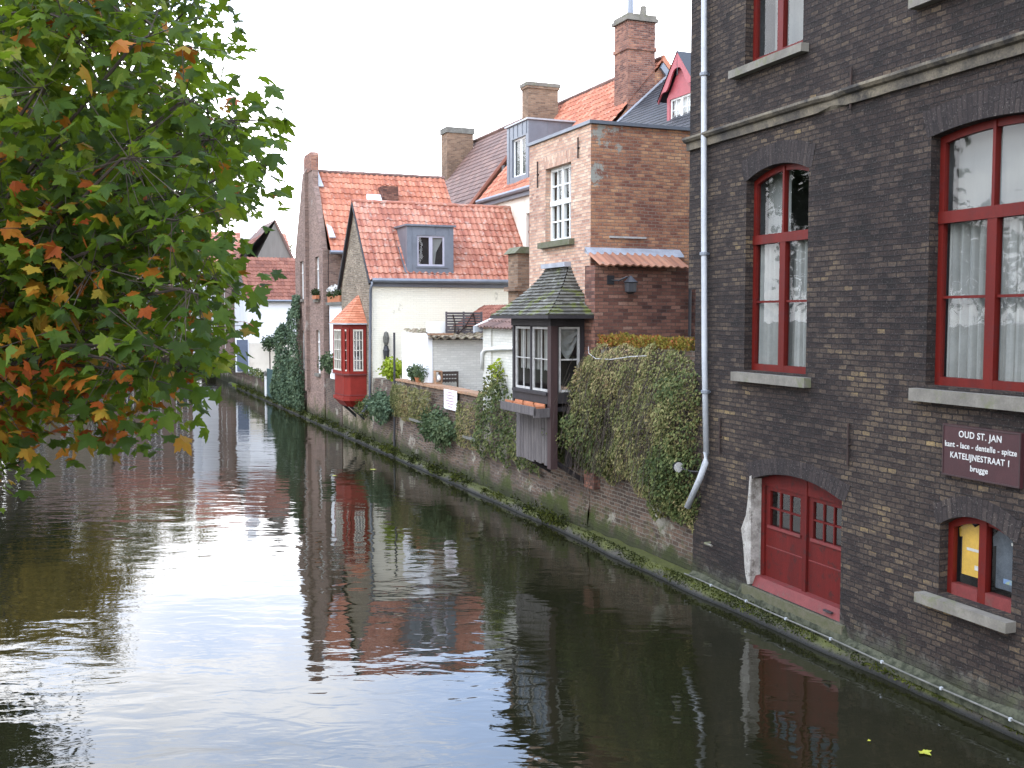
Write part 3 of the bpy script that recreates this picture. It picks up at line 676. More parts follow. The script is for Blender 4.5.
# lime plaster around the far jamb of the door
b = MB(); b.prism([(-.012,-1.85,.42),(-.012,-1.78,.40),(-.012,-1.72,.55),(-.012,-1.66,.95),(-.012,-1.60,1.18),(-.012,-1.72,1.40),(-.012,-1.76,1.62),(-.012,-1.80,1.98),(-.012,-1.85,2.0)], (.011,0,0))
b.box(-.012,.158,-1.853,-1.848,.42,1.97); b.build('jamb_plaster', X['limewash'], H)
# lime-stained plinth along the ledge
m, nt = newmat('plinth_lime'); pos = nt.nodes.new('ShaderNodeNewGeometry').outputs['Position']; f = noi(nt, pos, 9, 6, .7)
X['plinth_lime'] = finish(m, nt, mixc(nt, sstep(nt, f, .35, .65), (.016,.019,.009), (.065,.066,.042)), .9, f, .5, .01)
b = MB(); prev = None
for i in range(181):
    s = -.22-9.1*i/180; h = .25+.05*noise.noise((s*1.1,0,5)); k = .012*noise.noise((s*6,0,5))
    if -4.0 < s < -1.62: h = .385
    ring = [(-.085,s,.1),(-.08+k,s,.19),(-.03+k*.5,s,h-.03),(-.002,s,h)]
    if prev:
        for a in range(3): b.poly([prev[a], ring[a], ring[a+1], prev[a+1]])
    prev = ring
b.build('plinth', X['plinth_lime'], H, smooth=True)
# pipe clipped along the foot of the wall, with clips
b = MB(); b.tube([(-.13, -.2-9*i/20, .205+.006*math.sin(i)) for i in range(21)], .011, 6); b.build('cable', X['grey_stone'], H)
for k in range(8):
    b = MB(); b.box(-.145,-.115,-1.0-k*.95,-.975-k*.95,.19,.222); b.build('cable_clip', X['pale_zinc'], H)
# rain pipe
b = MB(); P = [(-.09,-.50,11.4),(-.09,-.53,9),(-.09,-.59,6),(-.09,-.66,3.6),(-.09,-.74,2.2),(-.10,-.74,2.05),(-.13,-.64,1.8),(-.20,-.38,1.3)]
b.tube(P[:5], .045, 10); b.tube(P[4:], .049, 10)
pipe = b.build('rain_pipe', X['pale_zinc'], H, smooth=True)
for z, s in ((10.1,-.515),(7.9,-.555),(5.2,-.61),(3.1,-.69)):
    b = MB(); b.lathe((-.09, s, z), [(.058,0),(.066,.005),(.066,.045),(.058,.05)], 12); b.box(-.09,.02,s-.01,s+.01,z+.01,z+.04); b.build('pipe_bracket', X['zinc'], pipe)
for s, z0, z1 in ((-3.97,2.42,2.95),(-3.89,6.80,7.30),(-1.02,2.2,2.75)): anchor(H, 0, s, z0, z1)
# round floodlight by the pipe
b = MB(); b.lathe((-.23,-.13,1.9), [(.02,.10),(.06,.09),(.085,.03),(.09,-.02)], 16, axis='y'); b.tube([(-.23,-.05,1.9),(-.1,-.3,1.85),(0,-.4,1.85)], .014, 6)
lamp = b.build('floodlight', X['dark_metal'], H)
b = MB(); b.lathe((-.23,-.13,1.9), [(.001,-.034),(.082,-.028),(.082,-.018)], 16, axis='y'); b.build('lens', X['old_white'], lamp)
# small iron bracket left of the door
b = MB(); b.tube([(0,-.75,.80),(-.10,-.75,.80),(-.10,-.95,.80)], .018, 5); b.build('bracket', X['stone'], H)
# sign board
SG = thing('sign_board', 'dark maroon board with four lines of white lettering, on the dark brick wall', 'sign', (-.03, -6.11, 2.8), 'A')
b = MB(); b.box(-.045, -.003, -6.64, -5.57, 2.54, 3.10); o = b.build('board', X['sign_board'], SG); bevel(o, .008)
b = MB()
for z in (2.545, 3.085): b.box(-.052, -.0455, -6.635, -5.575, z-.004, z+.012)
for s in (-6.635, -5.59): b.box(-.0525, -.0455, s, s+.014, 2.55, 3.09)
b.build('edging', X['brown_wood'], SG)
for txt, z, size, sx in (('OUD ST. JAN', 3.005, .10, .95), ('kant - lace - dentelle - spitze', 2.885, .086, .90), ('KATELIJNESTRAAT 1', 2.77, .092, .92), ('brugge', 2.655, .088, .95)):
    text_mesh(SG, txt, size, lambda x, y, w, z=z: (-.0475-w*.6, -6.10-x-.0, z+y), 'lettering', 'letter', ext=.003, sx=sx, bold=.0012)
# ================================================================ 2. CANAL WALLS
def canal_wall(name, label, s0, s1, zt, t=.15, mat='quay_brick', top=None, topmat='coping_tile', rough=.03):
    """weathered quay wall: the face bulges and leans a little"""
    root = thing(name, label, 'wall', (t, s0, 0)); b = MB(); n = int((s1-s0)/.25)+1; rows = 10
    g = []
    for i in range(n+1):
        s = s0+(s1-s0)*i/n; col = []
        for r in range(rows+1):
            z = -.3+(zt+.3)*r/rows; d = noise.noise((s*.6, z*.9, 2))*rough*1.6+noise.noise((s*2.3, z*2.5, 7))*rough*.5-(.05 if z < .5 else 0)
            col.append((t+d, s, z))
        g.append(col)
    for i in range(n):
        for r in range(rows): b.poly([g[i][r], g[i+1][r], g[i+1][r+1], g[i][r+1]])
    b.poly([g[0][-1], g[-1][-1], (t+.3, s1, zt), (t+.3, s0, zt)]); b.poly([(t+.3,s0,-.3),(t+.3,s1,-.3),(t+.3,s1,zt),(t+.3,s0,zt)])
    b.poly([(t,s0,-.3),(t+.3,s0,-.3),(t+.3,s0,zt),(t,s0,zt)]); b.poly([(t,s1,-.3),(t+.3,s1,-.3),(t+.3,s1,zt),(t,s1,zt)])
    b.build('face', X[mat], root)
    if top:
        c = MB(); k = int((s1-s0)/.24)
        for i in range(k):
            a = s0+(s1-s0)*i/k; e = s0+(s1-s0)*(i+1)/k; j = rnd.uniform(-.008, .008)
            c.box(t-.07+j, t+.36, a+.004, e-.004, zt-.01+j*.4, zt+.055+j)
        c.build('coping', X[topmat], root)
    return root
canal_wall('quay_wall', 'high quay wall almost hidden by hanging shrubs between the two big brick houses', -.3, 3.745, 3.72)
canal_wall('quay_wall', 'mossy quay wall below the black oriel window', 3.74, 9.45, 2.3)
gw = canal_wall('garden_wall', 'low garden wall topped with orange tiles, with a white notice on it', 9.47, 17.0, 2.33, top=True)
for s0, s1, z in ((13.85,15.1,1.27),(9.5,10.45,1.24)):
    b = MB(); b.box(-.06, .16, s0, s1, z, z+.07); o = b.build('ledge_slab', X['grey_stone'], gw)
b = MB(); b.tube([(.06,17.0,3.8),(.06,17.0,2.2),(.04,17.0,.2)], .035, 6); b.build('drain_pipe', X['dark_metal'], gw)
canal_wall('garden_wall', 'short garden wall in front of the cream house with a yellow green bush on it', 17.02, 19.9, 2.25)
canal_wall('quay_wall', 'far low quay wall below the white house, with weeds on top', 38.2, 74, 1.0, top=True, topmat='grey_stone')
canal_wall('quay_wall', 'quay wall carrying the thick grey green ivy', 33.4, 38.1, 2.4)
# notice
SN = thing('notice', 'white notice with faint writing fixed to the garden wall', 'notice', (.07, 11.75, 2.1))
b = MB(); b.box(.06, .075, 11.22, 12.25, 1.84, 2.36); b.build('board', X['paper'], SN)
for i in range(6):
    z = 2.29-i*.075; L = (.35,.62,.5,.7,.45,.3)[i]; s = 11.73-L*.5
    b = MB(); b.box(.055,.0595, s, s+L, z-.011, z+.011); b.build('text_line', X['paper_ink'], SN)


# ================================================================ 3. ORANGE BRICK HOUSE WITH THE BLACK ORIEL
B = thing('brick_house', 'narrow flat-topped orange brick house with a white window, next to the dark brick house', 'house', (.15, 3.75, .2))
b = MB(); hole = rect(4.62, 5.85, 5.80, 7.34); door_h = rect(3.95, 5.6, 2.85, 4.1)
b.sheet('s', .15, rect(3.75, 6.70, 2.25, 7.93), [hole, door_h], reveal=.16)
b.poly([(.15,6.7,.1),(6,6.7,.1),(6,6.7,7.93),(.15,6.7,7.93)]); b.poly([(6,3.75,.1),(6,6.7,.1),(6,6.7,7.93),(6,3.75,7.93)]); b.poly([(.15,3.75,7.93),(6,3.75,7.93),(6,6.7,7.93),(.15,6.7,7.93)])
b.build('wall', X['orange_brick'], B)
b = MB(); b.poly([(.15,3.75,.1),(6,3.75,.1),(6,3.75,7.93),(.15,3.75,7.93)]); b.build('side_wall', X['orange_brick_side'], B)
b = MB(); b.box(.10,.36,3.70,6.74,7.935,8.0); b.box(.36,6.04,3.70,3.95,7.935,8.0); b.box(.36,6.04,6.5,6.74,7.935,8.0); b.build('roof_edge', X['zinc'], B)
brick_lintel(B, 's', .15, 4.62, 5.85, 7.34, 0, h=.26, mat='orange_brick', proud=.004)
am = 5.235
window(B, 's', .15, 4.62, 5.85, 5.80, 7.34, dep=.12, frame='white_paint', fw=.07, mull=((am,.09,5.8,7.34),), trans=((6.62,.10),),
       bars_v=((4.95,5.87,7.28),(5.52,5.87,7.28)), bars_h=((6.97,4.69,5.78),(6.24,4.69,5.78)), bw=.03, sill=(4.45,6.0,5.70,5.82,.12), sillmat='mossy_stone', curtain=[(4.7,5.15,5.9,7.3,'curtain'),(5.5,5.78,5.9,7.3,'curtain')])
anchor(B, .15, 4.25, 7.35, 7.75); anchor(B, .15, 6.2, 7.0, 7.55)
# lean-to below the side wall, its tile coping and lead flashing
b = MB(); b.box(.03, 3.2, 3.32, 3.745, 1.0, 5.24); b.build('lean_to_wall', X['dark_red_brick'], B)
b = MB(); pantile(b, (.02,3.12,5.20), (1.95,0,0), (0,.52,.27), tw=.165, tl=.6, amp=.02); b.build('tile_coping', X['coping_red'], B)
b = MB(); b.prism([(.02,3.60,5.47),(.02,3.742,5.6),(.02,3.742,5.52)], (2.05,0,0)); b.prism([(.02,3.57,5.44),(.02,3.60,5.49),(.02,3.742,5.6),(.02,3.742,5.5)],(2.1,0,0)); b.build('flashing', X['lead'], B)
b = MB(); b.box(.55,1.35,3.715,3.745,5.79,5.825); b.build('batten', X['old_white'], B)
b = MB(); b.tube([(2.08,3.28,3.7),(2.08,3.28,5.1)], .03, 6); b.build('drain_pipe', X['dark_metal'], B)
WL = thing('wall_lamp', 'black wall lamp with a curled arm on the dark brick lean-to', 'lamp', (.6, 3.2, 4.9))
b = MB(); b.tube([(.35,3.3,4.96),(.45,3.15,4.95),(.58,3.08,5.02),(.62,3.05,4.98)], .018, 6); b.box(.28,.42,3.28,3.318,4.88,5.05); b.build('arm', X['dark_metal'], WL)
b = MB(); b.lathe((.64,3.05,4.70), [(.05,0),(.11,.04),(.12,.2),(.14,.22),(.05,.30),(.02,.34)], 8); b.build('lamp_head', X['dark_metal'], WL)

# black oriel window: a part of the orange brick house
s0, s1, tO, zb, zm, zt = 3.78, 5.70, -.66, 2.52, 2.82, 4.30
O = MB()
O.box(tO, tO+.12, s0, s0+.13, 1.38, zt); O.box(tO, tO+.08, s1-.09, s1, 2.5, zt)
O.box(tO-.02, .13, s0-.02, s1+.02, zt-.20, zt)       # head beam
O.box(tO-.01, tO+.07, s0+.13, s1-.09, zm-.22, zm-.06); O.box(tO-.05, tO+.08, s0+.13, s1-.09, zm-.055, zm)
O.box(tO+.12, .14, s0, s0+.05, zm-.2, zm-.02); O.box(-.04, .14, s0+.002, s0+.06, zm-.02, zt-.2); O.box(tO+.12,.14,s1-.06,s1,2.5,zt-.2)
O.box(tO+.125, tO+.165, s0+.003, s0+.06, zm-.02, zt-.2)
O.box(tO+.08,.14,s0+.05,s1-.06,2.46,2.55)
O = O.build('oriel_window', X['black_wood'], B); bevel(O, .006)
b = MB(); b.box(tO-.006, tO+.135, s0-.012, s0+.15, 1.36, zt-.205); b.build('corner_post', X['brown_wood'], O)
b = MB(); k = 13
for i in range(k):
    a = s0+.17+(s1-.06-s0-.17)*i/k; e = s0+.17+(s1-.06-s0-.17)*(i+1)/k; j = rnd.uniform(0,.012)
    b.box(tO+.05+j, tO+.075+j, a+.005, e-.005, 1.40+rnd.uniform(-.015,.03), 2.44)
b.box(tO+.076, .14, s1-.07, s1-.03, 1.42, 2.46)
b.build('cladding', X['grey_wood'], O)
for s in (s0+.07, s1-.15): b = MB(); b.tube([(tO+.1,s,1.5),(-.1,s,1.2),(.16,s,1.05)], .05, 5); b.build('bracket', X['black_wood'], O)
b = MB(); b.box(-.3,-.2,s0+.02,s0+.12,1.38,2.46); b.build('post', X['black_wood'], O)
def casement(parent, axis, c, a0, a1, z0, z1, nv, nh, mat, fw=.045, d=.02, d1=.06, bw=.018):
    b = MB(); b.bx(axis,c,a0,a0+fw,z0,z1,d,d1); b.bx(axis,c,a1-fw,a1,z0,z1,d,d1); b.bx(axis,c,a0+fw,a1-fw,z0,z0+fw,d,d1); b.bx(axis,c,a0+fw,a1-fw,z1-fw,z1,d,d1)
    for i in range(1, nv): x = a0+fw+(a1-a0-2*fw)*i/nv; b.bx(axis,c,x-bw/2,x+bw/2,z0+fw,z1-fw,d+.008,d1-.005)
    for i in range(1, nh): z = z0+fw+(z1-z0-2*fw)*i/nh; b.bx(axis,c,a0+fw,a1-fw,z-bw/2,z+bw/2,d+.008,d1-.005)
    b.build('casement', X[mat], parent)
    p = MB(); P = (lambda a, z: (c+(d+d1)/2, a, z)) if axis == 's' else (lambda a, z: (a, c+(d+d1)/2, z))
    p.poly([P(a0+.01,z0+.01),P(a1-.01,z0+.01),P(a1-.01,z1-.01),P(a0+.01,z1-.01)]); p.build('pane', X['glass'], parent)
ms = (s0+.15+s1-.09)/2
casement(O, 's', tO+.01, s0+.16, ms-.04, zm+.01, zt-.22, 2, 2, 'old_white'); casement(O, 's', tO+.01, ms+.04, s1-.1, zm+.01, zt-.22, 2, 2, 'old_white')
b = MB(); b.box(tO+.01, tO+.07, ms-.04, ms+.04, zm, zt-.2); b.build('mullion', X['black_wood'], O)
casement(O, 't', s0, tO+.17, -.045, zm+.01, zt-.22, 1, 2, 'old_white', bw=.03)
# curtains of the oriel: gathered drape and half curtains
b = MB(); pr = []
for i in range(25):
    x = tO+.19+(.40)*i/24; f = math.sin(math.pi*i/24); row = []
    for k in range(9): row.append((x, s0+.11+.025*math.sin(k*1.9+i*.25), zt-.24-(.30+.30*f)*k/8))
    pr.append(row)
for i in range(24):
    for k in range(8): b.poly([pr[i][k], pr[i+1][k], pr[i+1][k+1], pr[i][k+1]])
b.build('drape', X['curtain'], O, smooth=True)
for a, e in ((4.02,4.42),(4.58,4.80),(5.02,5.24),(5.36,5.55)):
    b = MB(); n = 14
    for i in range(n):
        x0 = a+(e-a)*i/n; x1 = a+(e-a)*(i+1)/n; w = lambda q: tO+.14+.02*math.sin(q*60)
        b.poly([(w(x0),x0,3.25),(w(x1),x1,3.22),(w(x1),x1,zt-.24),(w(x0),x0,zt-.24)])
    b.build('curtain', X['curtain'], O, smooth=True)
b = MB(); b.poly([(.3,s0+.05,zm),(.3,s1-.05,zm),(.3,s1-.05,zt),(.3,s0+.05,zt)]); b.poly([(tO+.1,s0+.06,zm-.05),(.3,s0+.06,zm-.05),(.3,s1-.06,zm-.05),(tO+.1,s1-.06,zm-.05)]); b.poly([(tO+.1,s0+.03,zt-.05),(.13,s0+.03,zt-.05),(.13,s1-.06,zt-.05),(tO+.1,s1-.06,zt-.05)]); b.build('room', X['room'], O)
# flared hipped roof with mossy tiles
rings = []; nR = 15
for i in range(nR+1):
    k = i/nR; z = 4.30+k*.98; f = (1-k)**1.75*.62+(1-k)*.38
    to = .10-1.0*f; a = 4.62-(4.62-3.36)*f; e = 5.70+(6.28-5.70)*f
    rings.append([(.145, a, z+.0), (to, a, z), (to, e, z), (.145, e, z)])
b = MB(); tile_ring(b, rings, tw=.15, th=.03); b.build('roof', X['shingle'], O)
b = MB(); b.box(.0,.148,4.60,5.75,5.27,5.36); b.build('lead_cap', X['lead'], O)
b = MB(); b.prism([(.145,3.40,4.26),(-.86,3.40,4.26),(-.86,6.25,4.26),(.145,6.25,4.26)], (0,0,.035)); b.box(-.92,-.865,3.34,6.3,4.24,4.30); b.box(-.865,.145,3.34,3.39,4.24,4.30); b.build('eaves_board', X['black_wood'], O)
# window box with terracotta troughs
WB = thing('window_box', 'weathered grey timber window box with terracotta troughs below the black oriel window', 'window box', (tO-.15, 4.8, 2.4))
b = MB(); b.box(tO-.34, tO-.30, 3.80, 5.52, 2.40, 2.56); b.box(tO-.34, tO+.04, 3.80, 3.84, 2.36, 2.53); b.box(tO-.30,tO+.04,3.84,5.52,2.38,2.41); b.box(tO-.3,tO+.04,5.48,5.52,2.41,2.54); o = b.build('box', X['grey_wood'], WB); bevel(o, .005)
for a, e in ((3.95,4.42),(4.5,4.95),(5.02,5.40)):
    b = MB(); b.prism([(tO-.27,a,2.415),(tO-.05,a,2.415),(tO-.04,a,2.60),(tO-.06,a,2.60),(tO-.07,a,2.56),(tO-.25,a,2.56),(tO-.26,a,2.60),(tO-.29,a,2.60)], (0,e-a,0)); b.build('trough', X['terracotta'], WB)

# ================================================================ 4. WHITE ANNEX between the oriel and the garden
AN = thing('annex', 'small white painted brick annex with a tiled roof behind the black oriel window', 'outbuilding', (.15, 6.75, 2.3))
b = MB(); b.box(.16, 3.0, 6.72, 9.28, 2.0, 4.0); b.box(.12, .60, 8.93, 9.46, 2.0, 3.98); b.build('wall', X['white_brick'], AN)
b = MB(); pantile(b, (.0,9.5,4.0), (0,-2.78,0), (2.0,0,.9), tw=.22, tl=.3); b.build('roof', X['brown_tile'], AN)
b = MB(); b.prism([(-.08,9.46,3.92),(-.08,9.46,4.06),(2.0,9.46,4.98),(2.0,9.46,4.88)], (0,.08,0)); b.build('verge_board', X['white_paint'], AN)
b = MB(); b.tube([(.08,9.42,3.0),(.08,9.40,3.40),(.10,9.2,3.50),(.10,8.2,3.55),(.10,6.9,3.6)], .05, 8); b.build('white_pipe', X['white_paint'], AN, smooth=True)
b = MB(); b.prism([(-.1,9.55,3.9),(.12,9.55,3.94),(.16,9.55,4.1),(-.1,9.55,4.06)], (0,-.1,0)); b.build('gutter_end', X['pale_zinc'], AN)
PI_ = thing('chimney_stack', 'short brick chimney stack with a mossy cap against the orange brick house', 'chimney', (.9, 9.0, 4.0))
b = MB(); b.box(.84, 1.7, 9.0, 9.6, 2.0, 5.8); b.box(.74,1.8,8.95,9.65,4.9,5.0); b.build('stack', X['old_brick'], PI_)
b = MB(); b.prism([(.74,8.93,5.8),(1.8,8.93,5.8),(1.7,8.93,5.93),(.9,8.93,5.96)], (0,.75,0)); o = b.build('cap', X['mossy_stone'], PI_)
# outbuilding in the garden
OB = thing('outbuilding', 'low garden outbuilding with a bright white side and scalloped tile edge', 'outbuilding', (.4, 14.4, 1.75))
b = MB(); b.box(.45, 4.5, 14.42, 16.9, 1.7, 3.62); b.build('wall', X['white_brick'], OB)
b = MB(); b.box(.30, .445, 14.4, 16.98, 2.30, 3.80); b.build('white_side', X['white_plaster'], OB)
b = MB(); pantile(b, (.30,14.22,3.64), (2.3,0,0), (0,2.6,.25), tw=.25, tl=.34, amp=.045); b.build('roof', X['olive_tile'], OB)
b = MB(); b.box(.3,1.02,14.2,14.5,3.76,3.81); b.build('verge_plank', X['coping_tile'], OB)
b = MB(); b.box(.74,1.27,15.5,15.9,3.8,4.14); b.build('vent_box', X['white_paint'], OB)
LV = thing('louvre_screen', 'grey slatted screen with a bare reddish creeper on top of the garden outbuilding', 'screen', (1.2, 15.4, 3.7))
b = MB()
for i in range(8): b.box(1.2, 2.36, 15.38, 15.41, 3.80+i*.08, 3.862+i*.08)
b.build('slats', X['louvre'], LV)
for t in (1.2, 1.75, 2.32):
    b = MB(); b.box(t, t+.05, 15.42, 15.46, 3.76, 4.44); b.build('post', X['louvre'], LV)
b = MB()
for a, e in (((1.5,3.7),(2.05,4.4)),((2.05,4.4),(2.1,3.75)),((1.4,4.35),(1.45,3.8)),((1.7,4.0),(2.2,4.0)),((1.6,3.9),(1.35,3.65))):
    b.tube([(a[0],15.35,a[1]),((a[0]+e[0])/2+.04,15.33,(a[1]+e[1])/2),(e[0],15.35,e[1])], .022, 5)
b.build('creeper_stem', X['rust_iron'], LV)
SHD = thing('tile_roof_shed', 'small shed with a rust red tile roof seen between the screen and the white annex', 'shed', (3.4, 17.4, 1.75))
b = MB(); pantile(b, (2.85,17.3,3.95), (0,2.3,0), (1.15,0,.72), tw=.22, tl=.3); b.build('roof', X['red_dark_tile'], SHD)
b = MB(); b.prism([(2.95,17.4,1.7),(4.3,17.4,1.7),(4.3,17.4,4.7),(4.0,17.4,4.6),(2.95,17.4,3.95)], (0,2.1,0)); b.build('wall', X['old_brick'], SHD)
# garden things
CH = thing('garden_bench', 'small wooden slatted garden bench behind the low wall, against the white outbuilding', 'bench', (.85, 14.0, 1.75))
b = MB()
for i in range(3): b.box(.55,1.15,14.15,14.18,2.42+i*.11,2.50+i*.11)
for i in range(7): b.box(.58+i*.085,.60+i*.085,14.16,14.175,2.40,2.72)
b.build('backrest', X['twig'], CH)
b = MB(); b.box(.55,1.15,13.75,14.12,2.14,2.18); b.build('seat', X['twig'], CH)
for t in (.56,1.10):
    for s in (13.78,14.14):
        b = MB(); b.box(t,t+.045,s,s+.04,1.75,2.72 if s > 14 else 2.14); b.build('leg', X['twig'], CH)
LB = thing('small_lantern', 'little lantern box with a white globe, left of the garden bench', 'lantern', (.44, 13.9, 2.38))
b = MB(); b.box(.36,.56,13.85,14.05,2.38,2.44); b.box(.36,.38,13.85,14.05,2.44,2.72); b.box(.54,.56,13.85,14.05,2.44,2.72); b.box(.36,.56,13.85,14.05,2.72,2.76); b.build('case', X['coping_tile'], LB)
b = MB(); b.lathe((.46,13.93,2.46), [(.02,0),(.07,.03),(.085,.09),(.06,.16),(.02,.19)], 12); b.build('globe', X['white_paint'], LB, smooth=True)

# ================================================================ 5. CREAM HOUSE
C = thing('cream_house', 'cream painted house with an orange pantile roof and a grey zinc dormer', 'house', (.15, 20, 0))
b = MB(); b.sheet('s', .15, [(20.0,.1),(24.35,.1),(24.35,5.45),(22.18,8.25),(20.0,5.5)], [rect(21.4,22.4,2.7,3.9)], reveal=.1)
b.poly([(.15,24.35,.1),(6.05,24.35,.1),(6.05,24.35,5.45),(.15,24.35,5.45)]); b.poly([(6.05,20,.1),(6.05,24.35,.1),(6.05,24.35,5.45),(6.05,22.18,8.25),(6.05,20,5.5)])
b.build('gable_wall', X['rubble'], C)
b = MB(); b.poly([(.15,20,.1),(6.05,20,.1),(6.05,20,5.5),(.15,20,5.5)]); b.build('side_wall', X['cream_brick'], C)
b = MB(); pantile(b, (.05,19.84,5.50), (6.05,0,0), (0,2.34,2.86), tw=.22, tl=.315); b.build('roof', X['pantile_faded'], C)
b = MB(); pantile(b, (.05,24.5,5.40), (6.05,0,0), (0,-2.32,2.93), tw=.22, tl=.315); b.build('roof', X['pantile_faded'], C)
b = MB(); b.tube([(.03+6.1*i/24,22.18,8.33+.012*(i%2)) for i in range(25)], .085, 8); b.build('ridge_tiles', X['pantile_faded'], C)
b = MB(); b.prism([(.02,19.80,5.42),(.02,22.18,8.34),(.02,22.18,8.22),(.02,19.90,5.36)], (.10,0,0)); b.prism([(.02,24.55,5.32),(.02,22.18,8.34),(.02,22.18,8.22),(.02,24.4,5.3)], (.10,0,0)); b.build('verge_board', X['dark_metal'], C)
b = MB(); b.tube([(.12,19.78,5.50),(3,19.78,5.51),(6.1,19.78,5.52)], .075, 8); b.box(.15,6.05,19.92,19.99,5.30,5.44); gt = b.build('gutter', X['zinc'], C)
b = MB(); b.tube([(.12,19.80,5.45),(.10,19.92,5.2),(.06,19.94,3),(.05,19.94,1.55),(.0,20.02,1.35),(-.16,20.3,1.0)], .05, 8); b.build('rain_pipe', X['zinc'], C, smooth=True)
# dormer
d0, d1, sF = 1.40, 3.06, 20.03
Dm = MB(); Dm.sheet('t', sF, rect(d0,d1,5.72,7.36), [rect(1.76,2.74,6.02,7.05)], reveal=.06)
Dm.poly([(d0,sF,5.6),(d0,sF,7.36),(d0,21.55,7.36)]); Dm.poly([(d1,sF,5.72),(d1,sF,7.36),(d1,21.55,7.36)])
for x in (1.58,2.08,2.42,2.9): Dm.box(x-.008,x+.008,sF-.018,sF,5.72 if x < 1.7 or x > 2.9 else 7.08,7.36)
Dm.box(1.74,2.86,sF-.03,sF,5.96,6.01); Dm = Dm.build('dormer', X['zinc'], C)
b = MB(); b.box(d0-.07,d1+.07,sF-.08,21.7,7.361,7.42); b.build('flat_roof', X['zinc'], Dm)
b = MB(); b.box(d0-.25,d0-.005,20.15,20.22,5.68,5.75); b.prism([(d0-.10,sF-.05,5.80),(d0-.002,sF-.05,5.74),(d0-.002,21.5,7.38),(d0-.10,21.5,7.42)], (0,0,.03)); b.build('flashing', X['zinc'], Dm)
casement(Dm, 't', sF, 1.76, 2.25, 6.02, 7.05, 1, 1, 'lilac_frame', d=.03, d1=.08, fw=.06); casement(Dm, 't', sF, 2.25, 2.74, 6.02, 7.05, 1, 1, 'lilac_frame', d=.03, d1=.08, fw=.06)
b = MB(); b.poly([(2.32,sF+.085,6.05),(2.40,sF+.085,6.05),(2.46,sF+.09,6.5),(2.70,sF+.085,6.95),(2.70,sF+.085,7.0),(2.32,sF+.085,7.0)]); b.build('curtain', X['curtain'], Dm)
b = MB(); b.poly([(1.75,sF+.11,6),(2.75,sF+.11,6),(2.75,sF+.11,7.1),(1.75,sF+.11,7.1)]); b.build('room', X['room'], Dm)
# red oriel: a part of the cream house
g = [(.145,20.72),(-.42,20.80),(-.60,21.02),(-.60,22.40),(-.42,22.62),(.145,22.75)]
def band(b, g, z0, z1, off=0, top=True, cx=21.73):
    q = []
    for t, s in g: q.append((t-(off if t < .1 else 0), s+(off if s > cx else -off)))
    for (a, e) in zip(q[:-1], q[1:]): b.poly([(a[0],a[1],z0),(e[0],e[1],z0),(e[0],e[1],z1),(a[0],a[1],z1)])
    if top: b.poly([(x,y,z1) for x, y in q]); b.poly([(x,y,z0) for x, y in q])
b = MB(); band(b, g, 1.52, 2.35, -.02); band(b, g, 1.42, 1.54, .03); band(b, g, 2.35, 2.43, .04); band(b, g, 3.86, 4.06, .02)
for (a, e) in zip(g[:-1], g[1:]):
    for q in (0, 1):
        p = Vector((a[0], a[1], 0)).lerp(Vector((e[0], e[1], 0)), (.02, .98)[q]); dd = (Vector((e[0],e[1],0))-Vector((a[0],a[1],0))).normalized()*.10*(1 if q == 0 else -1)
        n = Vector((-dd.y, dd.x, 0)).normalized()*.035
        b.prism([p+n+Vector((0,0,2.42)), p+dd+n+Vector((0,0,2.42)), p+dd-n+Vector((0,0,2.42)), p-n+Vector((0,0,2.42))], (0,0,1.46))
RO = b.build('oriel_window', X['oriel_red'], C)
b = MB(); lo = [(.145,20.95),(-.3,21.0),(-.42,21.15),(-.42,22.25),(-.3,22.4),(.145,22.5)]
for (a, e, c2, d2) in zip(g[:-1], g[1:], lo[:-1], lo[1:]): b.poly([(a[0],a[1],1.42),(e[0],e[1],1.42),(d2[0],d2[1],1.20),(c2[0],c2[1],1.20)])
b.poly([(x,y,1.2) for x, y in lo]); b.build('base', X['oriel_red'], RO)
b = MB(); band(b, g, 2.30, 2.345, .05); band(b, g, 1.60, 1.63, .01, False); b.build('moulding', X['faded_red'], RO)
b = MB(); pn = MB()
for (a, e), nv in zip(zip(g[:-1], g[1:]), (3, 1, 4, 1, 3)):
    A0 = Vector((a[0],a[1],0)); E0 = Vector((e[0],e[1],0)); L = (E0-A0).length; u = (E0-A0)/L; n = Vector((-u.y,u.x,0))
    if L < .35: q0, q1 = .06, L-.06
    else: q0, q1 = .12, L-.12
    pn.poly([A0+u*q0+Vector((0,0,2.45)), A0+u*q1+Vector((0,0,2.45)), A0+u*q1+Vector((0,0,3.86)), A0+u*q0+Vector((0,0,3.86))])
    def bar(p, q, z0, z1, w=.022):
        b.prism([A0+u*p+n*w+Vector((0,0,z0)), A0+u*q+n*w+Vector((0,0,z0)), A0+u*q-n*w+Vector((0,0,z0)), A0+u*p-n*w+Vector((0,0,z0))], (0,0,z1-z0))
    bar(q0,q0+.035,2.45,3.86,.028); bar(q1-.035,q1,2.45,3.86,.028); bar(q0,q1,2.44,2.49,.03); bar(q0,q1,3.80,3.86,.03)
    for i in range(1, nv): x = q0+(q1-q0)*i/nv; bar(x-.014,x+.014,2.46,3.84)
    for i in range(1, 4): z = 2.46+1.38*i/4; bar(q0,q1,z-.014,z+.014)
b.build('glazing_bars', X['cream_paint'], RO); pn.build('pane', X['glass'], RO)
b = MB(); b.poly([(.0,20.85,2.4),(.0,22.65,2.4),(.0,22.65,3.9),(.0,20.85,3.9)]); b.build('room', X['room_grey'], RO)
rings = []
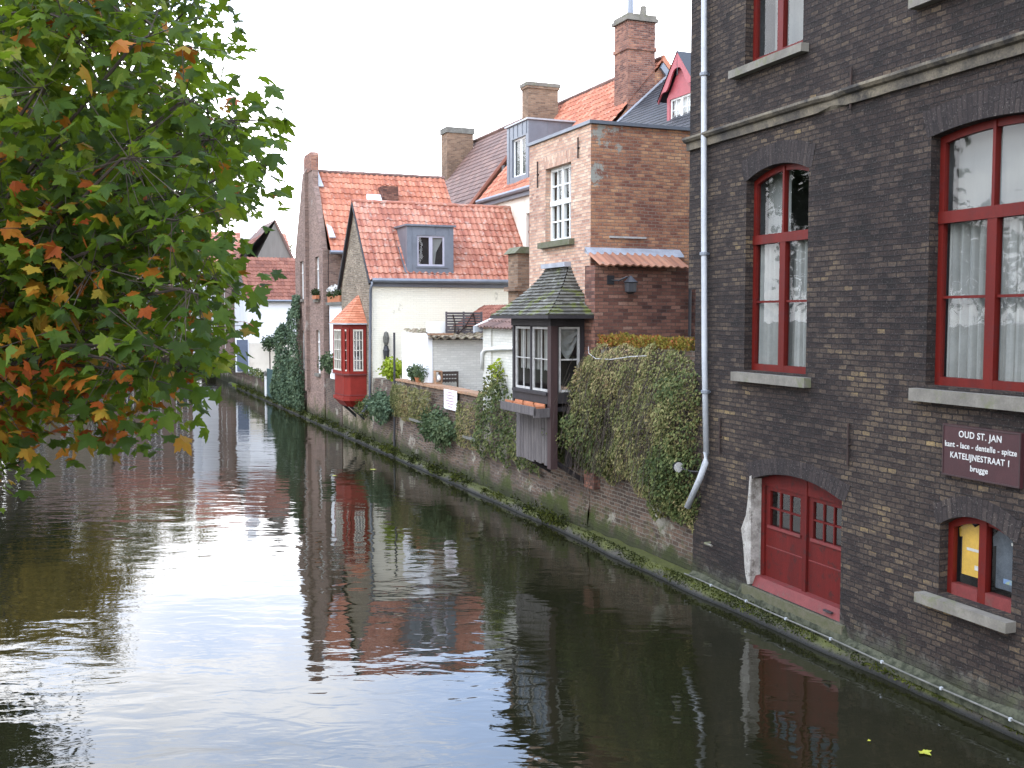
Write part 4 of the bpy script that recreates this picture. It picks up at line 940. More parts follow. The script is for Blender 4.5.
for i in range(13):
    k = i/12; f = 1-k; zz = 4.06+.98*k; q = []
    for t, s in g: q.append((t-(.12 if t < .1 else 0)*f if f == 1 else .13+(t-(.12 if t < .1 else 0)-.13)*f, 21.75+(s+(.13 if s > 21.7 else -.13)-21.75)*(f*.93+.07), zz))
    rings.append(q)
b = MB(); tile_ring(b, rings, tw=.16, th=.02); b.build('roof', X['orange_plain'], RO)
b = MB(); band(b, g, 4.03, 4.075, .14); b.build('gutter', X['pale_zinc'], RO)
for s in (21.1, 22.3): b = MB(); b.tube([(-.35,s,1.22),(-.1,s,1.0),(.16,s,.75)], .05, 6); b.build('bracket', X['dark_metal'], RO)
# lantern on the cream wall
LN = thing('wall_lantern', 'tall dark wall lantern hanging on the cream side wall', 'lantern', (.6, 19.95, 2.8))
b = MB(); b.lathe((.6,19.86,2.82), [(.02,0),(.09,.05),(.11,.3),(.12,.34),(.10,.38),(.07,.5),(.02,.52)], 8); b.build('lamp_body', X['dark_metal'], LN)
b = MB(); b.lathe((.6,19.86,3.34), [(.05,0),(.10,.10),(.11,.25),(.07,.42),(.02,.46)], 8); b.box(.57,.63,19.88,19.998,3.3,3.36); b.build('finial', X['grey_stone'], LN)

# ================================================================ 6. ORANGE ROOFED GABLE HOUSE
G2 = thing('gable_house', 'tall brick house with its chimney on the canal gable and a bright orange roof', 'house', (.15, 27.1, 0))
holes = [rect(28.25,29.0,5.0,6.75), rect(28.22,28.97,1.95,3.75), rect(31.45,32.2,5.05,6.72), rect(31.45,32.2,2.0,3.7)]
b = MB(); out2 = [(27.5,.1),(33.3,.1),(33.3,7.1),(32.6,8.3),(31.9,9.5),(31.5,10.25),(31.2,10.35),(29.2,10.35),(29.15,9.7),(28.8,9.3),(28.1,8.0),(27.6,7.0),(27.5,7.0)]
b.sheet('s', .15, out2[::1], holes, reveal=.14)
for p, q in zip(out2, out2[1:]+out2[:1]): b.poly([(.15,*p),(.15,*q),(.36,*q),(.36,*p)])
b.poly([(.36,*p) for p in out2]); b.poly([(.36,27.4,.1),(6.1,27.1,.1),(6.1,27.1,6.95),(.36,27.4,6.95)]); b.poly([(6.1,27.1,.1),(6.1,33.3,.1),(6.1,33.3,6.9),(6.1,30.1,10.3),(6.1,27.1,6.9)]); b.poly([(.45,33.3,.1),(6.1,33.3,.1),(6.1,33.3,6.95),(.45,33.3,6.95)])
b.build('wall', X['gable_brick'], G2)
b = MB(); b.box(.0,.149,30.25,30.65,1.15,10.3); b.prism([(0,30.25,10.3),(.149,30.25,10.3),(.149,30.25,10.6)], (0,.4,0)); b.build('pilaster', X['gable_brick'], G2)
b = MB(); b.box(.12,.42,29.35,30.95,10.352,10.98); b.prism([(.12,29.35,10.98),(.12,29.5,11.12),(.12,30.8,11.12),(.12,30.95,10.98)], (.30,0,0)); b.build('chimney', X['chimney_red'], G2)
b = MB(); pantile(b, (.37,26.95,6.86), (5.74,0,0), (0,3.15,3.56), tw=.235, tl=.34); b.build('roof', X['pantile'], G2)
b = MB(); pantile(b, (.46,33.45,6.8), (5.65,0,0), (0,-3.35,3.62), tw=.235, tl=.34); b.build('roof', X['pantile'], G2)
b = MB(); b.tube([(.46+5.7*i/20,30.1,10.40+.012*(i%2)) for i in range(21)], .09, 8); b.build('ridge_tiles', X['brown_tile'], G2)
b = MB(); b.tube([(.3,26.85,6.84),(6.1,26.85,6.86)], .08, 8); b.build('gutter', X['zinc'], G2)
b = MB(); b.prism([(.38,27.3,7.42),(.62,27.3,7.42),(.56,27.7,7.86),(.38,27.8,7.98)], (0,-.04,.04)); b.build('flashing', X['pale_zinc'], G2)
b = MB(); b.prism([(.38,29.3,9.66),(.60,29.3,9.66),(.50,30.0,10.44),(.38,30.0,10.44)], (0,-.04,.04)); b.build('flashing', X['pale_zinc'], G2)
b = MB(); b.prism([(2.35,28.6,8.75),(2.95,28.6,8.75),(2.95,29.1,9.3),(2.35,29.1,9.3)], (0,-.1,.13)); b.build('skylight', X['paper'], G2)
b = MB(); b.box(2.98,3.65,28.75,29.5,8.7,9.78); b.build('dark_stack', X['dark_red_brick'], G2)
for (a0,a1,z0,z1) in ((28.25,29.0,5.0,6.75),(28.22,28.97,1.95,3.75),(31.45,32.2,5.05,6.72),(31.45,32.2,2.0,3.7)):
    window(G2, 's', .15, a0, a1, z0, z1, dep=.1, frame='white_paint', fw=.07, mull=(((a0+a1)/2,.06,z0,z1),), trans=((z1-.5,.06),), curtain=[(a0+.05,a1-.05,z0,z1-.1,'blind',-.04)], sill=(a0-.1,a1+.1,z0-.1,z0+.02,.08), sillmat='stone', back='room_grey')
# recessed link between gable house and cream house
LK = thing('link_building', 'recessed brick link with a planted balcony between the cream house and the gable house', 'building', (.9, 24.4, 0))
b = MB(); b.box(.9,5,24.37,27.38,.1,6.8); b.build('wall', X['old_brick'], LK)
b = MB(); b.box(.30,.89,24.37,27.08,.1,4.75); b.build('lower_wall', X['white_plaster'], LK)
b = MB(); b.box(.15,.895,24.37,27.08,4.751,4.86); b.build('balcony_slab', X['grey_stone'], LK)
b = MB(); b.box(.12,.3,24.37,27.08,.1,1.85); b.build('plinth', X['quay_brick'], LK)
PB = thing('planter', 'terracotta planter with white flowers on the balcony next to the gable house', 'planter', (.3, 25.6, 4.86))
b = MB(); b.box(.18,.38,24.8,26.9,4.862,5.10); b.build('trough', X['terracotta'], PB)
b = MB(); blob(b, (.27,25.8,5.22), .18, 1.1, .2, 500, .09); b.build('foliage', X['green_leaf'], PB)
b = MB(); blob(b, (.22,25.9,5.38), .16, .7, .14, 160, .10, wide=1); b.build('blossom', X['white_petal'], PB)
PB = thing('planter', 'small terracotta window planter with green sprigs under the upper gable window', 'planter', (.0, 28.4, 4.95))
b = MB(); b.box(-.04,.10,28.0,28.75,5.025,5.17); b.build('trough', X['terracotta'], PB)
b = MB(); blob(b, (.03,28.4,5.28), .13, .38, .16, 220, .08); b.build('foliage', X['green_leaf'], PB)

# ================================================================ 7. HOUSES BEHIND
Dh = thing('house', 'set-back cream house with orange roof, zinc dormer and the tallest brick chimney', 'house', (6.05, 16.7, 1))
b = MB(); b.sheet('s', 6.05, rect(16.7,25.0,1,8.9), [rect(19.3,20.65,6.5,8.0)], reveal=.12); b.build('wall', X['cream_plaster'], Dh)
window(Dh, 's', 6.05, 19.3, 20.65, 6.5, 8.0, dep=.1, frame='faded_red', fw=.09, mull=((19.97,.08,6.5,8),), trans=((7.35,.08),), curtain=[(19.4,20.6,6.5,7.9,'curtain')])
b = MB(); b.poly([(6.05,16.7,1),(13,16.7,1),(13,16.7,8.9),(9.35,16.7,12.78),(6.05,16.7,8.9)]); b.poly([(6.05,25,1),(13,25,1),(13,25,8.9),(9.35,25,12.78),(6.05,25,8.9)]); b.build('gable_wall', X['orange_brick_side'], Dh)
b = MB(); pantile(b, (5.85,25.1,8.86), (0,-8.45,0), (3.5,0,4.04), tw=.235, tl=.33, ns=5); b.build('roof', X['pantile'], Dh)
b = MB(); b.poly([(9.35,16.62,12.9),(9.35,25.1,12.9),(13.2,25.1,8.8),(13.2,16.62,8.8)]); b.build('rear_roof', X['orange_plain'], Dh)
b = MB(); b.prism([(9.3,16.6,12.98),(13.0,16.6,8.95),(12.9,16.6,8.85),(9.25,16.6,12.8)], (0,.14,0)); b.build('verge_tiles', X['pantile'], Dh)
b = MB(); b.prism([(9.25,16.55,12.72),(12.7,16.55,8.9),(12.5,16.55,8.8),(9.15,16.55,12.55)], (0,.1,0)); b.build('verge_board', X['zinc'], Dh)
b = MB(); b.tube([(9.35,16.7+8.3*i/20,12.93+.01*(i%2)) for i in range(21)], .09, 8); b.build('ridge_tiles', X['brown_tile'], Dh)
b = MB(); b.tube([(5.84,16.7,8.84),(5.84,25.1,8.84)], .09, 8); b.box(5.9,6.04,16.7,25.05,8.62,8.80); b.build('gutter', X['zinc'], Dh)
b = MB(); b.prism([(5.8,25.06,8.8),(9.35,25.06,12.9),(9.35,25.06,12.78),(5.9,25.06,8.7)], (0,.12,0)); b.build('verge_board', X['zinc'], Dh)
# dormer facing the canal
dz0, dz1 = 9.18, 11.36
Dm = MB(); Dm.sheet('s', 6.15, rect(20.7,22.75,dz0,dz1), [rect(20.95,22.25,9.45,10.85)], reveal=.22)
Dm.poly([(6.15,20.7,dz0),(6.15,20.7,dz1),(8.35,20.7,dz1)]); Dm.poly([(6.15,22.75,dz0),(6.15,22.75,dz1),(8.35,22.75,dz1)])
for s in (20.86,21.25,21.7,22.1,22.5): Dm.box(6.13,6.15,s,s+.02,10.9 if s < 22.3 else 9.3,dz1)
for t in (6.9,7.4): Dm.box(t,t+.02,20.685,20.70,10.0+(t-6.9),dz1)
Dm = Dm.build('dormer', X['zinc'], Dh)
b = MB(); b.box(6.08,8.7,20.62,22.83,dz1+.001,dz1+.06); b.build('flat_roof', X['pale_zinc'], Dm)
casement(Dm, 's', 6.22, 20.95, 21.55, 9.45, 10.85, 1, 1, 'white_paint', fw=.07); casement(Dm, 's', 6.22, 21.6, 22.25, 9.45, 10.85, 1, 1, 'white_paint', fw=.07)
b = MB(); b.poly([(6.33,20.9,9.4),(6.33,22.3,9.4),(6.33,22.3,10.9),(6.33,20.9,10.9)]); b.build('blind', X['blind'], Dm)
# tall chimney
b = MB(); b.box(7.98,9.0,16.68,17.62,10.3,13.08); b.box(7.94,9.04,16.64,17.66,13.08,13.20); b.box(7.98,9.0,16.68,17.62,13.2,14.02); b.prism([(9.0,16.68,11.3),(9.0,16.68,11.9),(9.6,16.68,11.3)],(0,.9,0)); ch = b.build('chimney', X['chimney_red'], Dh)
b = MB(); b.box(7.90,9.08,16.60,17.70,14.02,14.13); b.box(7.95,9.03,16.65,17.65,14.13,14.24); b.build('cap', X['stone'], ch)
b = MB(); b.lathe((8.35,17.2,14.24), [(.10,0),(.09,.62),(.10,.64)], 10); b.build('chimney_pot', X['zinc'], ch)
b = MB(); b.lathe((8.72,17.0,14.24), [(.13,0),(.10,.34),(.11,.36)], 10); b.build('chimney_pot', X['stone'], ch)
b = MB(); b.box(7.95,9.0,16.665,16.679,13.45,13.7); b.box(8.78,8.86,16.655,16.68,13.66,13.78); b.build('soot_mark', X['chimney_red'], ch)
# chimney at the far verge
b = MB(); b.box(7.55,8.85,24.0,24.6,9.8,13.25); b.box(7.5,8.9,23.95,24.65,13.25,13.34); ch = b.build('chimney', X['old_brick'], Dh)
b = MB(); b.box(7.48,8.92,23.93,24.67,13.34,13.48); b.build('cap', X['stone'], ch)
# slate roofed house beside it
Sl = thing('house', 'dark slate roofed house with a pink red dormer behind the flat-topped brick house', 'house', (6.05, 8, 1))
b = MB(); b.poly([(6.05,7,1),(6.05,16.66,1),(6.05,16.66,9.35),(6.05,7,9.35)]); b.poly([(6.05,7,1),(13,7,1),(13,7,9.35),(9.6,7,12.45),(6.05,7,9.35)]); b.build('wall', X['dark_red_brick'], Sl)
b = MB(); flat_roof_plane(b, (5.9,16.6,9.20), (0,-9.7,0), (3.7,0,3.26), tw=.25, tl=.2, th=.02); b.build('roof', X['slate'], Sl)
b = MB(); b.poly([(9.6,7,12.46),(9.6,16.6,12.46),(13.2,16.6,9.2),(13.2,7,9.2)]); b.build('rear_roof', X['slate'], Sl)
b = MB(); b.prism([(5.9,16.62,9.25),(9.45,16.62,12.38),(9.45,16.62,12.24),(5.9,16.62,9.1)], (0,-.22,.0)); b.build('flashing', X['lead'], Sl)
# pink dormer with a curved bargeboard, facing the canal
pt = 6.55; sc = 11.0
Dm = MB(); Dm.sheet('s', pt, [(sc-.75,9.3),(sc+.75,9.3),(sc+.75,10.4),(sc,11.25),(sc-.75,10.4)], [rect(sc-.55,sc+.6,9.45,10.35)], reveal=.1)
Dm.poly([(pt,sc+.75,9.3),(pt,sc+.75,10.4),(8.2,sc+.75,10.4)]); Dm.poly([(pt,sc-.75,9.3),(pt,sc-.75,10.4),(8.2,sc-.75,10.4)])
Dm = Dm.build('dormer', X['pink_paint'], Sl)
def barge(sgn):
    up = [(0,11.52),(1.02,10.36)]; lo = []
    for i in range(15):
        k = i/14; lo.append((1.02-1.0*k, 10.30+.80*k+.09*math.sin(k*3*math.pi)))
    p = [(sc+sgn*a, z) for a, z in up]+[(sc+sgn*a, z) for a, z in lo]
    b = MB(); b.prism([(pt-.14, s, z) for s, z in p], (.05,0,0)); return b
for sg in (1, -1): barge(sg).build('bargeboard', X['pink_paint'], Dm)
b = MB()
b.poly([(pt-.16,sc,11.55),(8.6,sc,11.55),(8.6,sc+1.05,10.36),(pt-.16,sc+1.05,10.36)]); b.poly([(pt-.16,sc,11.55),(8.6,sc,11.55),(8.6,sc-1.05,10.36),(pt-.16,sc-1.05,10.36)]); b.build('roof', X['slate'], Dm)
b = MB(); b.tube([(pt-.12,sc,10.9),(pt-.12,sc,11.6),(pt-.12,sc,12.0)], .02, 5, .008); b.build('finial', X['dark_metal'], Dm)
casement(Dm, 's', pt+.02, sc-.55, sc+.02, 9.45, 10.35, 2, 3, 'white_paint'); casement(Dm, 's', pt+.02, sc+.04, sc+.6, 9.45, 10.35, 2, 3, 'white_paint')
b = MB(); b.poly([(pt+.14,sc-.55,9.4),(pt+.14,sc+.6,9.4),(pt+.14,sc+.6,10.4),(pt+.14,sc-.55,10.4)]); b.build('blind', X['white_paint'], Dm)
# big dark roof farther back
E_ = thing('house', 'big house with a steep purple brown tile roof and square chimney far behind', 'house', (7.1, 28, 1))
b = MB(); b.box(6.4,13.6,28.2,37,1,8.6); b.prism([(6.4,28.2,8.6),(13.6,28.2,8.6),(10,28.2,12.9)], (0,8.7,0)); b.build('wall', X['old_brick'], E_)
b = MB(); flat_roof_plane(b, (6.0,37.1,8.25), (0,-9.1,0), (4.0,0,4.95), tw=.24, tl=.3, th=.03); b.poly([(10,28,13.2),(10,37.1,13.2),(14,37.1,8.2),(14,28,8.2)]); b.build('roof', X['brown_tile'], E_)
b = MB(); b.tube([(6.1,28.0,8.4),(10,28.0,13.26)], .1, 6); b.build('verge_tiles', X['red_dark_tile'], E_)
b = MB(); b.tube([(10,28+9.1*i/20,13.25+.01*(i%2)) for i in range(21)], .1, 6); b.build('ridge_tiles', X['brown_tile'], E_)
b = MB(); b.box(8.32,9.7,36.0,36.9,10,13.5); ch = b.build('chimney', X['old_brick'], E_)
b = MB(); b.box(8.26,9.76,35.94,36.96,13.5,13.78); b.build('cap', X['grey_stone'], ch)
F_ = thing('house', 'lower house with an olive grey mossy roof between the dark roof and the orange roof', 'house', (6.3, 25.2, 1))
b = MB(); b.box(6.5,12,25.2,27.9,1,8.6); b.prism([(6.5,25.2,8.6),(12,25.2,8.6),(9.6,25.2,11.6)], (0,2.7,0)); b.build('wall', X['old_brick'], F_)
b = MB(); flat_roof_plane(b, (6.1,27.95,8.3), (0,-2.8,0), (3.6,0,3.75), tw=.24, tl=.3, th=.03); b.build('roof', X['olive_tile'], F_)
b = MB(); b.box(7.2,7.5,25.6,25.9,10.0,10.45); b.box(7.1,7.6,25.5,26.0,9.4,10.0); b.build('roof_vent', X['dark_metal'], F_)

# ================================================================ 8. FAR END
Wh = thing('white_house', 'small far white plastered house with a dark red tile roof behind the ivy', 'house', (.5, 50, 1))
b = MB(); b.box(.5, 6.5, 50, 56, .9, 5.35); b.build('wall', X['white_plaster'], Wh)
b = MB(); b.box(.48, 6.5, 49.97, 49.998, .9, 2.75); b.build('lower_wall', X['cream_plaster'], Wh)
b = MB(); pantile(b, (.35,49.8,5.30), (6.3,0,0), (0,3.2,2.75), tw=.25, tl=.34, ns=4); b.poly([(.35,53,8.06),(6.6,53,8.06),(6.6,56.2,5.3),(.35,56.2,5.3)]); b.build('roof', X['red_dark_tile'], Wh)
b = MB(); b.poly([(.5,50,5.35),(.5,56,5.35),(.5,53,8.0)]); b.build('gable', X['grey_board'], Wh)
b = MB(); b.tube([(.3,49.75,5.28),(6.7,49.75,5.28)], .08, 6); b.build('gutter', X['zinc'], Wh)
b = MB(); b.box(.42,.5,50.3,51.2,1.0,3.0); b.build('shutter_door', X['blue_door'], Wh)
BD = thing('shutter_door', 'blue grey boarded door at the left of the white house', 'door', (-.1, 50.0, 1))
b = MB(); b.box(-.22,.42,49.9,49.96,1.06,2.95); b.build('boards', X['blue_door'], BD)
b = MB(); b.box(-.30,.5,49.965,50.04,1.0,3.3); b.build('frame', X['white_plaster'], BD)
Gg = thing('gable_building', 'grey boarded gable with a brown tile roof behind the white house', 'building', (3.1, 56.3, 1))
b = MB(); b.prism([(2.0,56.3,1),(4.4,56.3,1),(4.4,56.3,8.1),(3.25,56.3,10.6),(2.0,56.3,8.1)], (0,6,0)); b.build('wall', X['grey_board'], Gg)
b = MB(); b.prism([(3.25,56.2,10.75),(4.6,56.2,7.9),(4.45,56.2,7.85),(3.2,56.2,10.55)], (0,6.2,0)); b.poly([(3.25,56.2,10.75),(3.25,62,10.75),(0.3,62,7.4),(.3,56.2,7.4)]); b.build('roof', X['brown_tile'], Gg)
Or = thing('house', 'far house with an orange roof and a white chimney above the trees', 'house', (0, 63, 1))
b = MB(); b.box(-1,5.5,63,69,1,8.2); b.prism([(-1,63,8.2),(-1,69,8.2),(-1,66,10.4)], (6.5,0,0)); b.build('wall', X['white_plaster'], Or)
b = MB(); pantile(b, (-1.3,62.7,8.0), (7.0,0,0), (0,3.3,2.6), tw=.3, tl=.36, ns=4); b.build('roof', X['pantile_faded'], Or)
b = MB(); b.box(2.0,2.9,62.6,63.6,7.6,11.0); b.box(2.2,2.7,62.7,63.5,11.0,11.6); b.prism([(1.2,62.5,7.6),(2.0,62.5,7.6),(2.0,62.5,9.2)], (0,1,0)); b.build('chimney', X['white_plaster'], Or)
Br = thing('brick_house', 'far brown brick house on the bend of the canal, partly behind the maple leaves', 'house', (.6, 57, .9))
holes = [rect(58.4,59.4,2.2,3.9), rect(61,62,2.2,3.9), rect(64,65,2.2,3.9), rect(58.4,59.4,5,6.4), rect(61,62,5,6.4), rect(64,65,5,6.4)]
b = MB(); b.sheet('s', .2, rect(56.3,74,.9,7.4), holes, reveal=.1); b.poly([(.2,56.3,.9),(3,56.3,.9),(3,56.3,7.4),(.2,56.3,7.4)]); b.build('wall', X['gable_brick'], Br)
for h in holes: window(Br, 's', .2, h[0][0], h[1][0], h[0][1], h[2][1], dep=.08, frame='white_paint', fw=.07, mull=(((h[0][0]+h[1][0])/2,.06,h[0][1],h[2][1]),))
b = MB(); pantile(b, (.0,74.2,7.4), (0,-18,0), (2.5,0,2.4), tw=.3, tl=.36, ns=4); b.build('roof', X['red_dark_tile'], Br)
# row closing the view at the bend, and the left bank: mostly behind the leaves, seen mirrored in the water
def row_house(name, label, at, w, d, h, rh, mat, roofm, axis='t', storeys=3, nw=3):
    """house whose windowed front faces the camera (axis t) or the canal from the left bank (axis s)"""
    t, s = at; r = thing(name, label, 'house', (t, s, .9)); hs = []
    a0 = t if axis == 't' else s
    for i in range(nw):
        for k in range(storeys):
            x = a0+w*(i+.5)/nw; z = 1.9+k*(h-1.2)/storeys; hs.append(rect(x-.5, x+.5, z, z+1.5))
    b = MB(); c = s if axis == 't' else t
    b.sheet(axis, c, rect(a0, a0+w, .2, h), hs, reveal=.12 if axis == 't' else -.12)
    dd = d if axis == 't' else -d
    if axis == 't':
        b.poly([(t,s,.2),(t,s+d,.2),(t,s+d,h),(t,s,h)]); b.poly([(t+w,s,.2),(t+w,s+d,.2),(t+w,s+d,h),(t+w,s,h)])
    else:
        b.poly([(t,s,.2),(t-d,s,.2),(t-d,s,h),(t-d/2,s,h+rh),(t,s,h)]); b.poly([(t,s+w,.2),(t-d,s+w,.2),(t-d,s+w,h),(t-d/2,s+w,h+rh),(t,s+w,h)])
    b.build('wall', X[mat], r)
    for q in hs:
        f = MB(); x0, x1, z0, z1 = q[0][0], q[1][0], q[0][1], q[2][1]
        dep = .06 if axis == 't' else -.14
        for u in ((x0,x0+.08,z0,z1),(x1-.08,x1,z0,z1),(x0,x1,z0,z0+.08),(x0,x1,z1-.08,z1),((x0+x1)/2-.03,(x0+x1)/2+.03,z0,z1)): f.bx(axis, c, *u, dep, dep+.05)
        fo = f.build('window', X['white_paint'], r); p = MB(); p.bx(axis, c, x0+.01, x1-.01, z0+.01, z1-.01, dep+(.06 if axis == 't' else -.02), dep+(.07 if axis == 't' else -.01)); p.build('pane', X['room_grey'], fo)
    b = MB()
    if axis == 't': pantile(b, (t-.1,s-.25,h-.1), (w+.2,0,0), (0,d/2,rh), tw=.3, tl=.4, ns=4); b.poly([(t,s+d/2-.2,h+rh-.1),(t+w,s+d/2-.2,h+rh-.1),(t+w,s+d,h),(t,s+d,h)])
    else: pantile(b, (t+.25,s,h-.1), (0,w,0), (-d/2-.2,0,rh), tw=.3, tl=.4, ns=4); b.poly([(t-d/2,s,h+rh-.05),(t-d/2,s+w,h+rh-.05),(t-d,s+w,h),(t-d,s,h)])
    b.build('roof', X[roofm], r); return r
row_house('row_house', 'far brown brick house closing the view at the end of the canal, behind the leaves', (-6.5, 76), 6.4, 8, 8.6, 3.2, 'gable_brick', 'red_dark_tile')
row_house('row_house', 'far grey plastered house closing the view at the end of the canal, behind the leaves', (-13.2, 76.5), 6.6, 8, 9.4, 3.4, 'grey_board_wall' if 'grey_board_wall' in X else 'rubble', 'brown_tile')
row_house('row_house', 'brown brick house with a tall roof on the left bank, behind the maple leaves', (-14.5, 52), 8, 8, 9.0, 4.2, 'old_brick', 'brown_tile', axis='s')
row_house('row_house', 'pale brick house on the left bank, behind the maple leaves', (-14.5, 60.4), 7, 8, 8.0, 3.6, 'gable_brick', 'pantile_faded', axis='s')
row_house('row_house', 'grey brick house farthest along the left bank, behind the maple leaves', (-14.5, 67.8), 7, 8, 9.0, 3.6, 'rubble', 'brown_tile', axis='s')
b = MB(); b.box(-12.5,-12.15,-20,74,-.3,1.15); b.box(-12.55,-12.1,-20,74,1.151,1.22); tag(b.build('embankment_wall', X['quay_brick'], at=(-12.3,-20,-.3)), 'low brick embankment wall along the left bank, behind the leaves', 'wall')
b = MB(); b.box(-12.15,.4,74.0,74.3,-.3,1.1); tag(b.build('embankment_wall', X['quay_brick'], at=(-13.4,74,-.3)), 'low brick embankment wall across the far end of the canal', 'wall')
GD = thing('garden_door', 'dark teal door with a white post in the far quay wall beside the ivy', 'door', (.1, 39, 0))
b = MB(); b.box(.0,.06,38.3,40.6,.05,1.65); b.build('boards', X['green_door'], GD)
b = MB(); b.box(-.02,.1,40.9,41.2,.0,1.25); b.build('post', X['white_plaster'], GD)
b = MB(); b.box(-.06,.14,40.75,41.35,1.25,1.45); b.build('cap', X['grey_stone'], GD)
# ================================================================ PLANTS
def plant(name, label, cat, at, mb, mat, stems=None, group=None):
    r = thing(name, label, cat, at, group=group); mb.build('foliage', X[mat], r)
    if stems: stems.build('stem', X['twig'], r)
    return r
# hanging shrubs on the high quay wall
b = MB(); top = lerp_pts([(-.35,3.55),(.6,3.8),(3.2,3.75),(3.7,3.5),(4.1,3.1),(4.7,2.2)]); bot = lerp_pts([(-.45,.95),(.3,1.0),(1.2,1.15),(2.2,1.3),(3.0,1.35),(3.8,1.5),(4.7,1.55)])
wall_growth(b, -.35, 4.0, lambda s: top(s)+.05*math.sin(s*7), lambda s: bot(s)+.35*noise.noise((s*1.7,0,0)), .12, .62, 21000, .058, .55, seed=2)
st = MB()
for i in range(150):
    s = rnd.uniform(.2,3.7); z = rnd.uniform(2.2,3.75); L = rnd.uniform(.5,1.3); t = .1-rnd.uniform(.1,.45)
    p = [(t-.1*k+.0, s+rnd.uniform(-.05,.05)*k, z-L*k/4-.02*k*k) for k in range(5)]; st.tube(p, .006, 3, .003)
plant('hanging_shrub', 'large dusty olive shrub hanging down the high quay wall', 'shrub', (.1,2,3.7), b, 'dusty', st)
b = MB(); wall_growth(b, -.45, .75, lambda s: 3.45-.25*s*s, lambda s: .95+.3*noise.noise((s*3,2,0)), .12, .75, 2600, .06, .7, seed=8)
wall_growth(b, -.2, 1.1, lambda s: 2.2, lambda s: 1.0+.3*noise.noise((s*3,2,0)), .0, .62, 2300, .06, .7, seed=9)
plant('ivy', 'greener ivy beside the rain pipe of the dark brick house', 'ivy', (.1,.1,3.4), b, 'ivy')
b = MB(); wall_growth(b, 2.3, 4.75, lambda s: 2.65-.1*(s-3.3)**2, lambda s: 1.35+.2*noise.noise((s*2.5,5,0)), .08, .8, 4200, .06, .7, seed=4)
plant('leafy_shrub', 'bright green leafy shrub next to the corner post of the black oriel window', 'shrub', (.1,3.6,2), b, 'ivy')
b = MB()
for i in range(3000):
    s = rnd.uniform(.1,3.2); leaf_card(b, (rnd.uniform(.02,.32), s, 3.72+rnd.uniform(0,.2)+.07*noise.noise((s*2.2,0,1))), rnd.uniform(.03,.065), d=Vector((rnd.gauss(-.3,.4),rnd.gauss(0,.4),rnd.gauss(.8,.4))))
plant('stonecrop', 'row of red and yellow stonecrop along the top of the high quay wall', 'plant', (.1,1.6,3.72), b, 'sedum')
b = MB(); b.tube([(-.06,3.4,3.72),(-.25,3.0,3.60),(-.36,2.5,3.52),(-.36,1.9,3.53),(-.3,1.3,3.6),(-.2,.95,3.62)], .007, 5); tag(b.build('loose_cable', X['old_white'], at=(-.2,2,3.6)), 'pale loose cable sagging across the top of the hanging shrub', 'cable')
# garden wall growth
def clump(name, label, s, z, rs, rz, n, size, mat, t=-.05, rt=.32, wide=.7, cat='shrub', hollow=.35, stems=True):
    b = MB(); blob(b, (t, s, z), rt, rs, rz, n, size, wide, hollow=hollow)
    st = None
    if stems:
        st = MB()
        for i in range(7): st.tube([(.14, s+rnd.uniform(-.2,.2)*rs, z-rz*.7+rnd.uniform(0,.3)), (t, s+rnd.uniform(-.5,.5)*rs, z), (t-rt*.5, s+rnd.uniform(-.8,.8)*rs, z+rnd.uniform(-.5,.6)*rz)], .012, 4, .004)
    return plant(name, label, cat, (.12, s, z-rz), b, mat, st)
clump('wall_bush', 'bluish green bush on the quay wall below the rain pipe of the cream house', 18.2, 1.45, 1.5, .50, 2300, .10, 'blue_ivy')
clump('wall_bush', 'round dark green bush under the white notice on the garden wall', 12.4, 1.30, 1.35, .48, 2600, .10, 'dark_shrub')
b = MB(); wall_growth(b, 13.3, 17.2, lambda s: 2.25, lambda s: 1.25+.35*noise.noise((s*1.3,7,0)), .1, .3, 4200, .085, .35, seed=12)
plant('dry_creeper', 'dry olive brown creeper hanging from the garden wall below the white outbuilding', 'creeper', (.1,15.2,2.2), b, 'dusty')
b = MB(); wall_growth(b, 5.9, 9.6, lambda s: 2.45+.35*math.exp(-(s-8.2)**2*1.5), lambda s: .95+.25*noise.noise((s*2,9,0)), .1, .42, 3300, .08, .65, seed=14)
blob(b, (-.02,8.3,2.7), .25, .5, .35, 380, .08)
plant('leafy_creeper', 'bright green leafy creeper climbing the wall left of the black oriel window', 'creeper', (.1,7.7,2.4), b, 'ivy')
b = MB(); blob(b, (.05,8.4,3.05), .14, .28, .2, 120, .09); plant('yellow_plant', 'small plant with yellowing leaves on top of the wall against the white annex', 'plant', (.1,8.4,2.8), b, 'bright_shrub')
b = MB(); wall_growth(b, 9.6, 11.2, lambda s: 2.15, lambda s: 1.0, .1, .22, 1400, .08, .35, seed=15); plant('dry_creeper', 'dry brown creeper hanging on the garden wall at the right of the white notice', 'creeper', (.1,10.4,2.1), b, 'dusty')
clump('box_bush', 'round yellow green bush on the wall in front of the cream house', 18.0, 2.62, .95, .38, 1300, .10, 'bright_shrub', t=.3, stems=False, hollow=.1, wide=.9)
PT = thing('potted_plant', 'grey green potted plant on the garden wall in front of the white outbuilding', 'plant', (.2,14.9,2.38))
b = MB(); b.lathe((.18,14.9,2.385), [(.08,0),(.12,.14),(.13,.15)], 10); b.build('pot', X['terracotta'], PT)
b = MB(); blob(b, (.15,15.2,2.66), .16, .45, .2, 420, .09); blob(b, (.15,14.5,2.68), .12, .3, .24, 220, .1, wide=.3); b.build('foliage', X['dark_shrub'], PT)
clump('wall_bush', 'small green bush on the canal wall left of the red oriel window', 26.0, 2.55, .8, .4, 900, .10, 'dark_shrub', t=.0)
clump('wall_bush', 'small green tuft under the base of the red oriel window', 20.4, 1.25, .5, .35, 500, .09, 'ivy', t=.0)
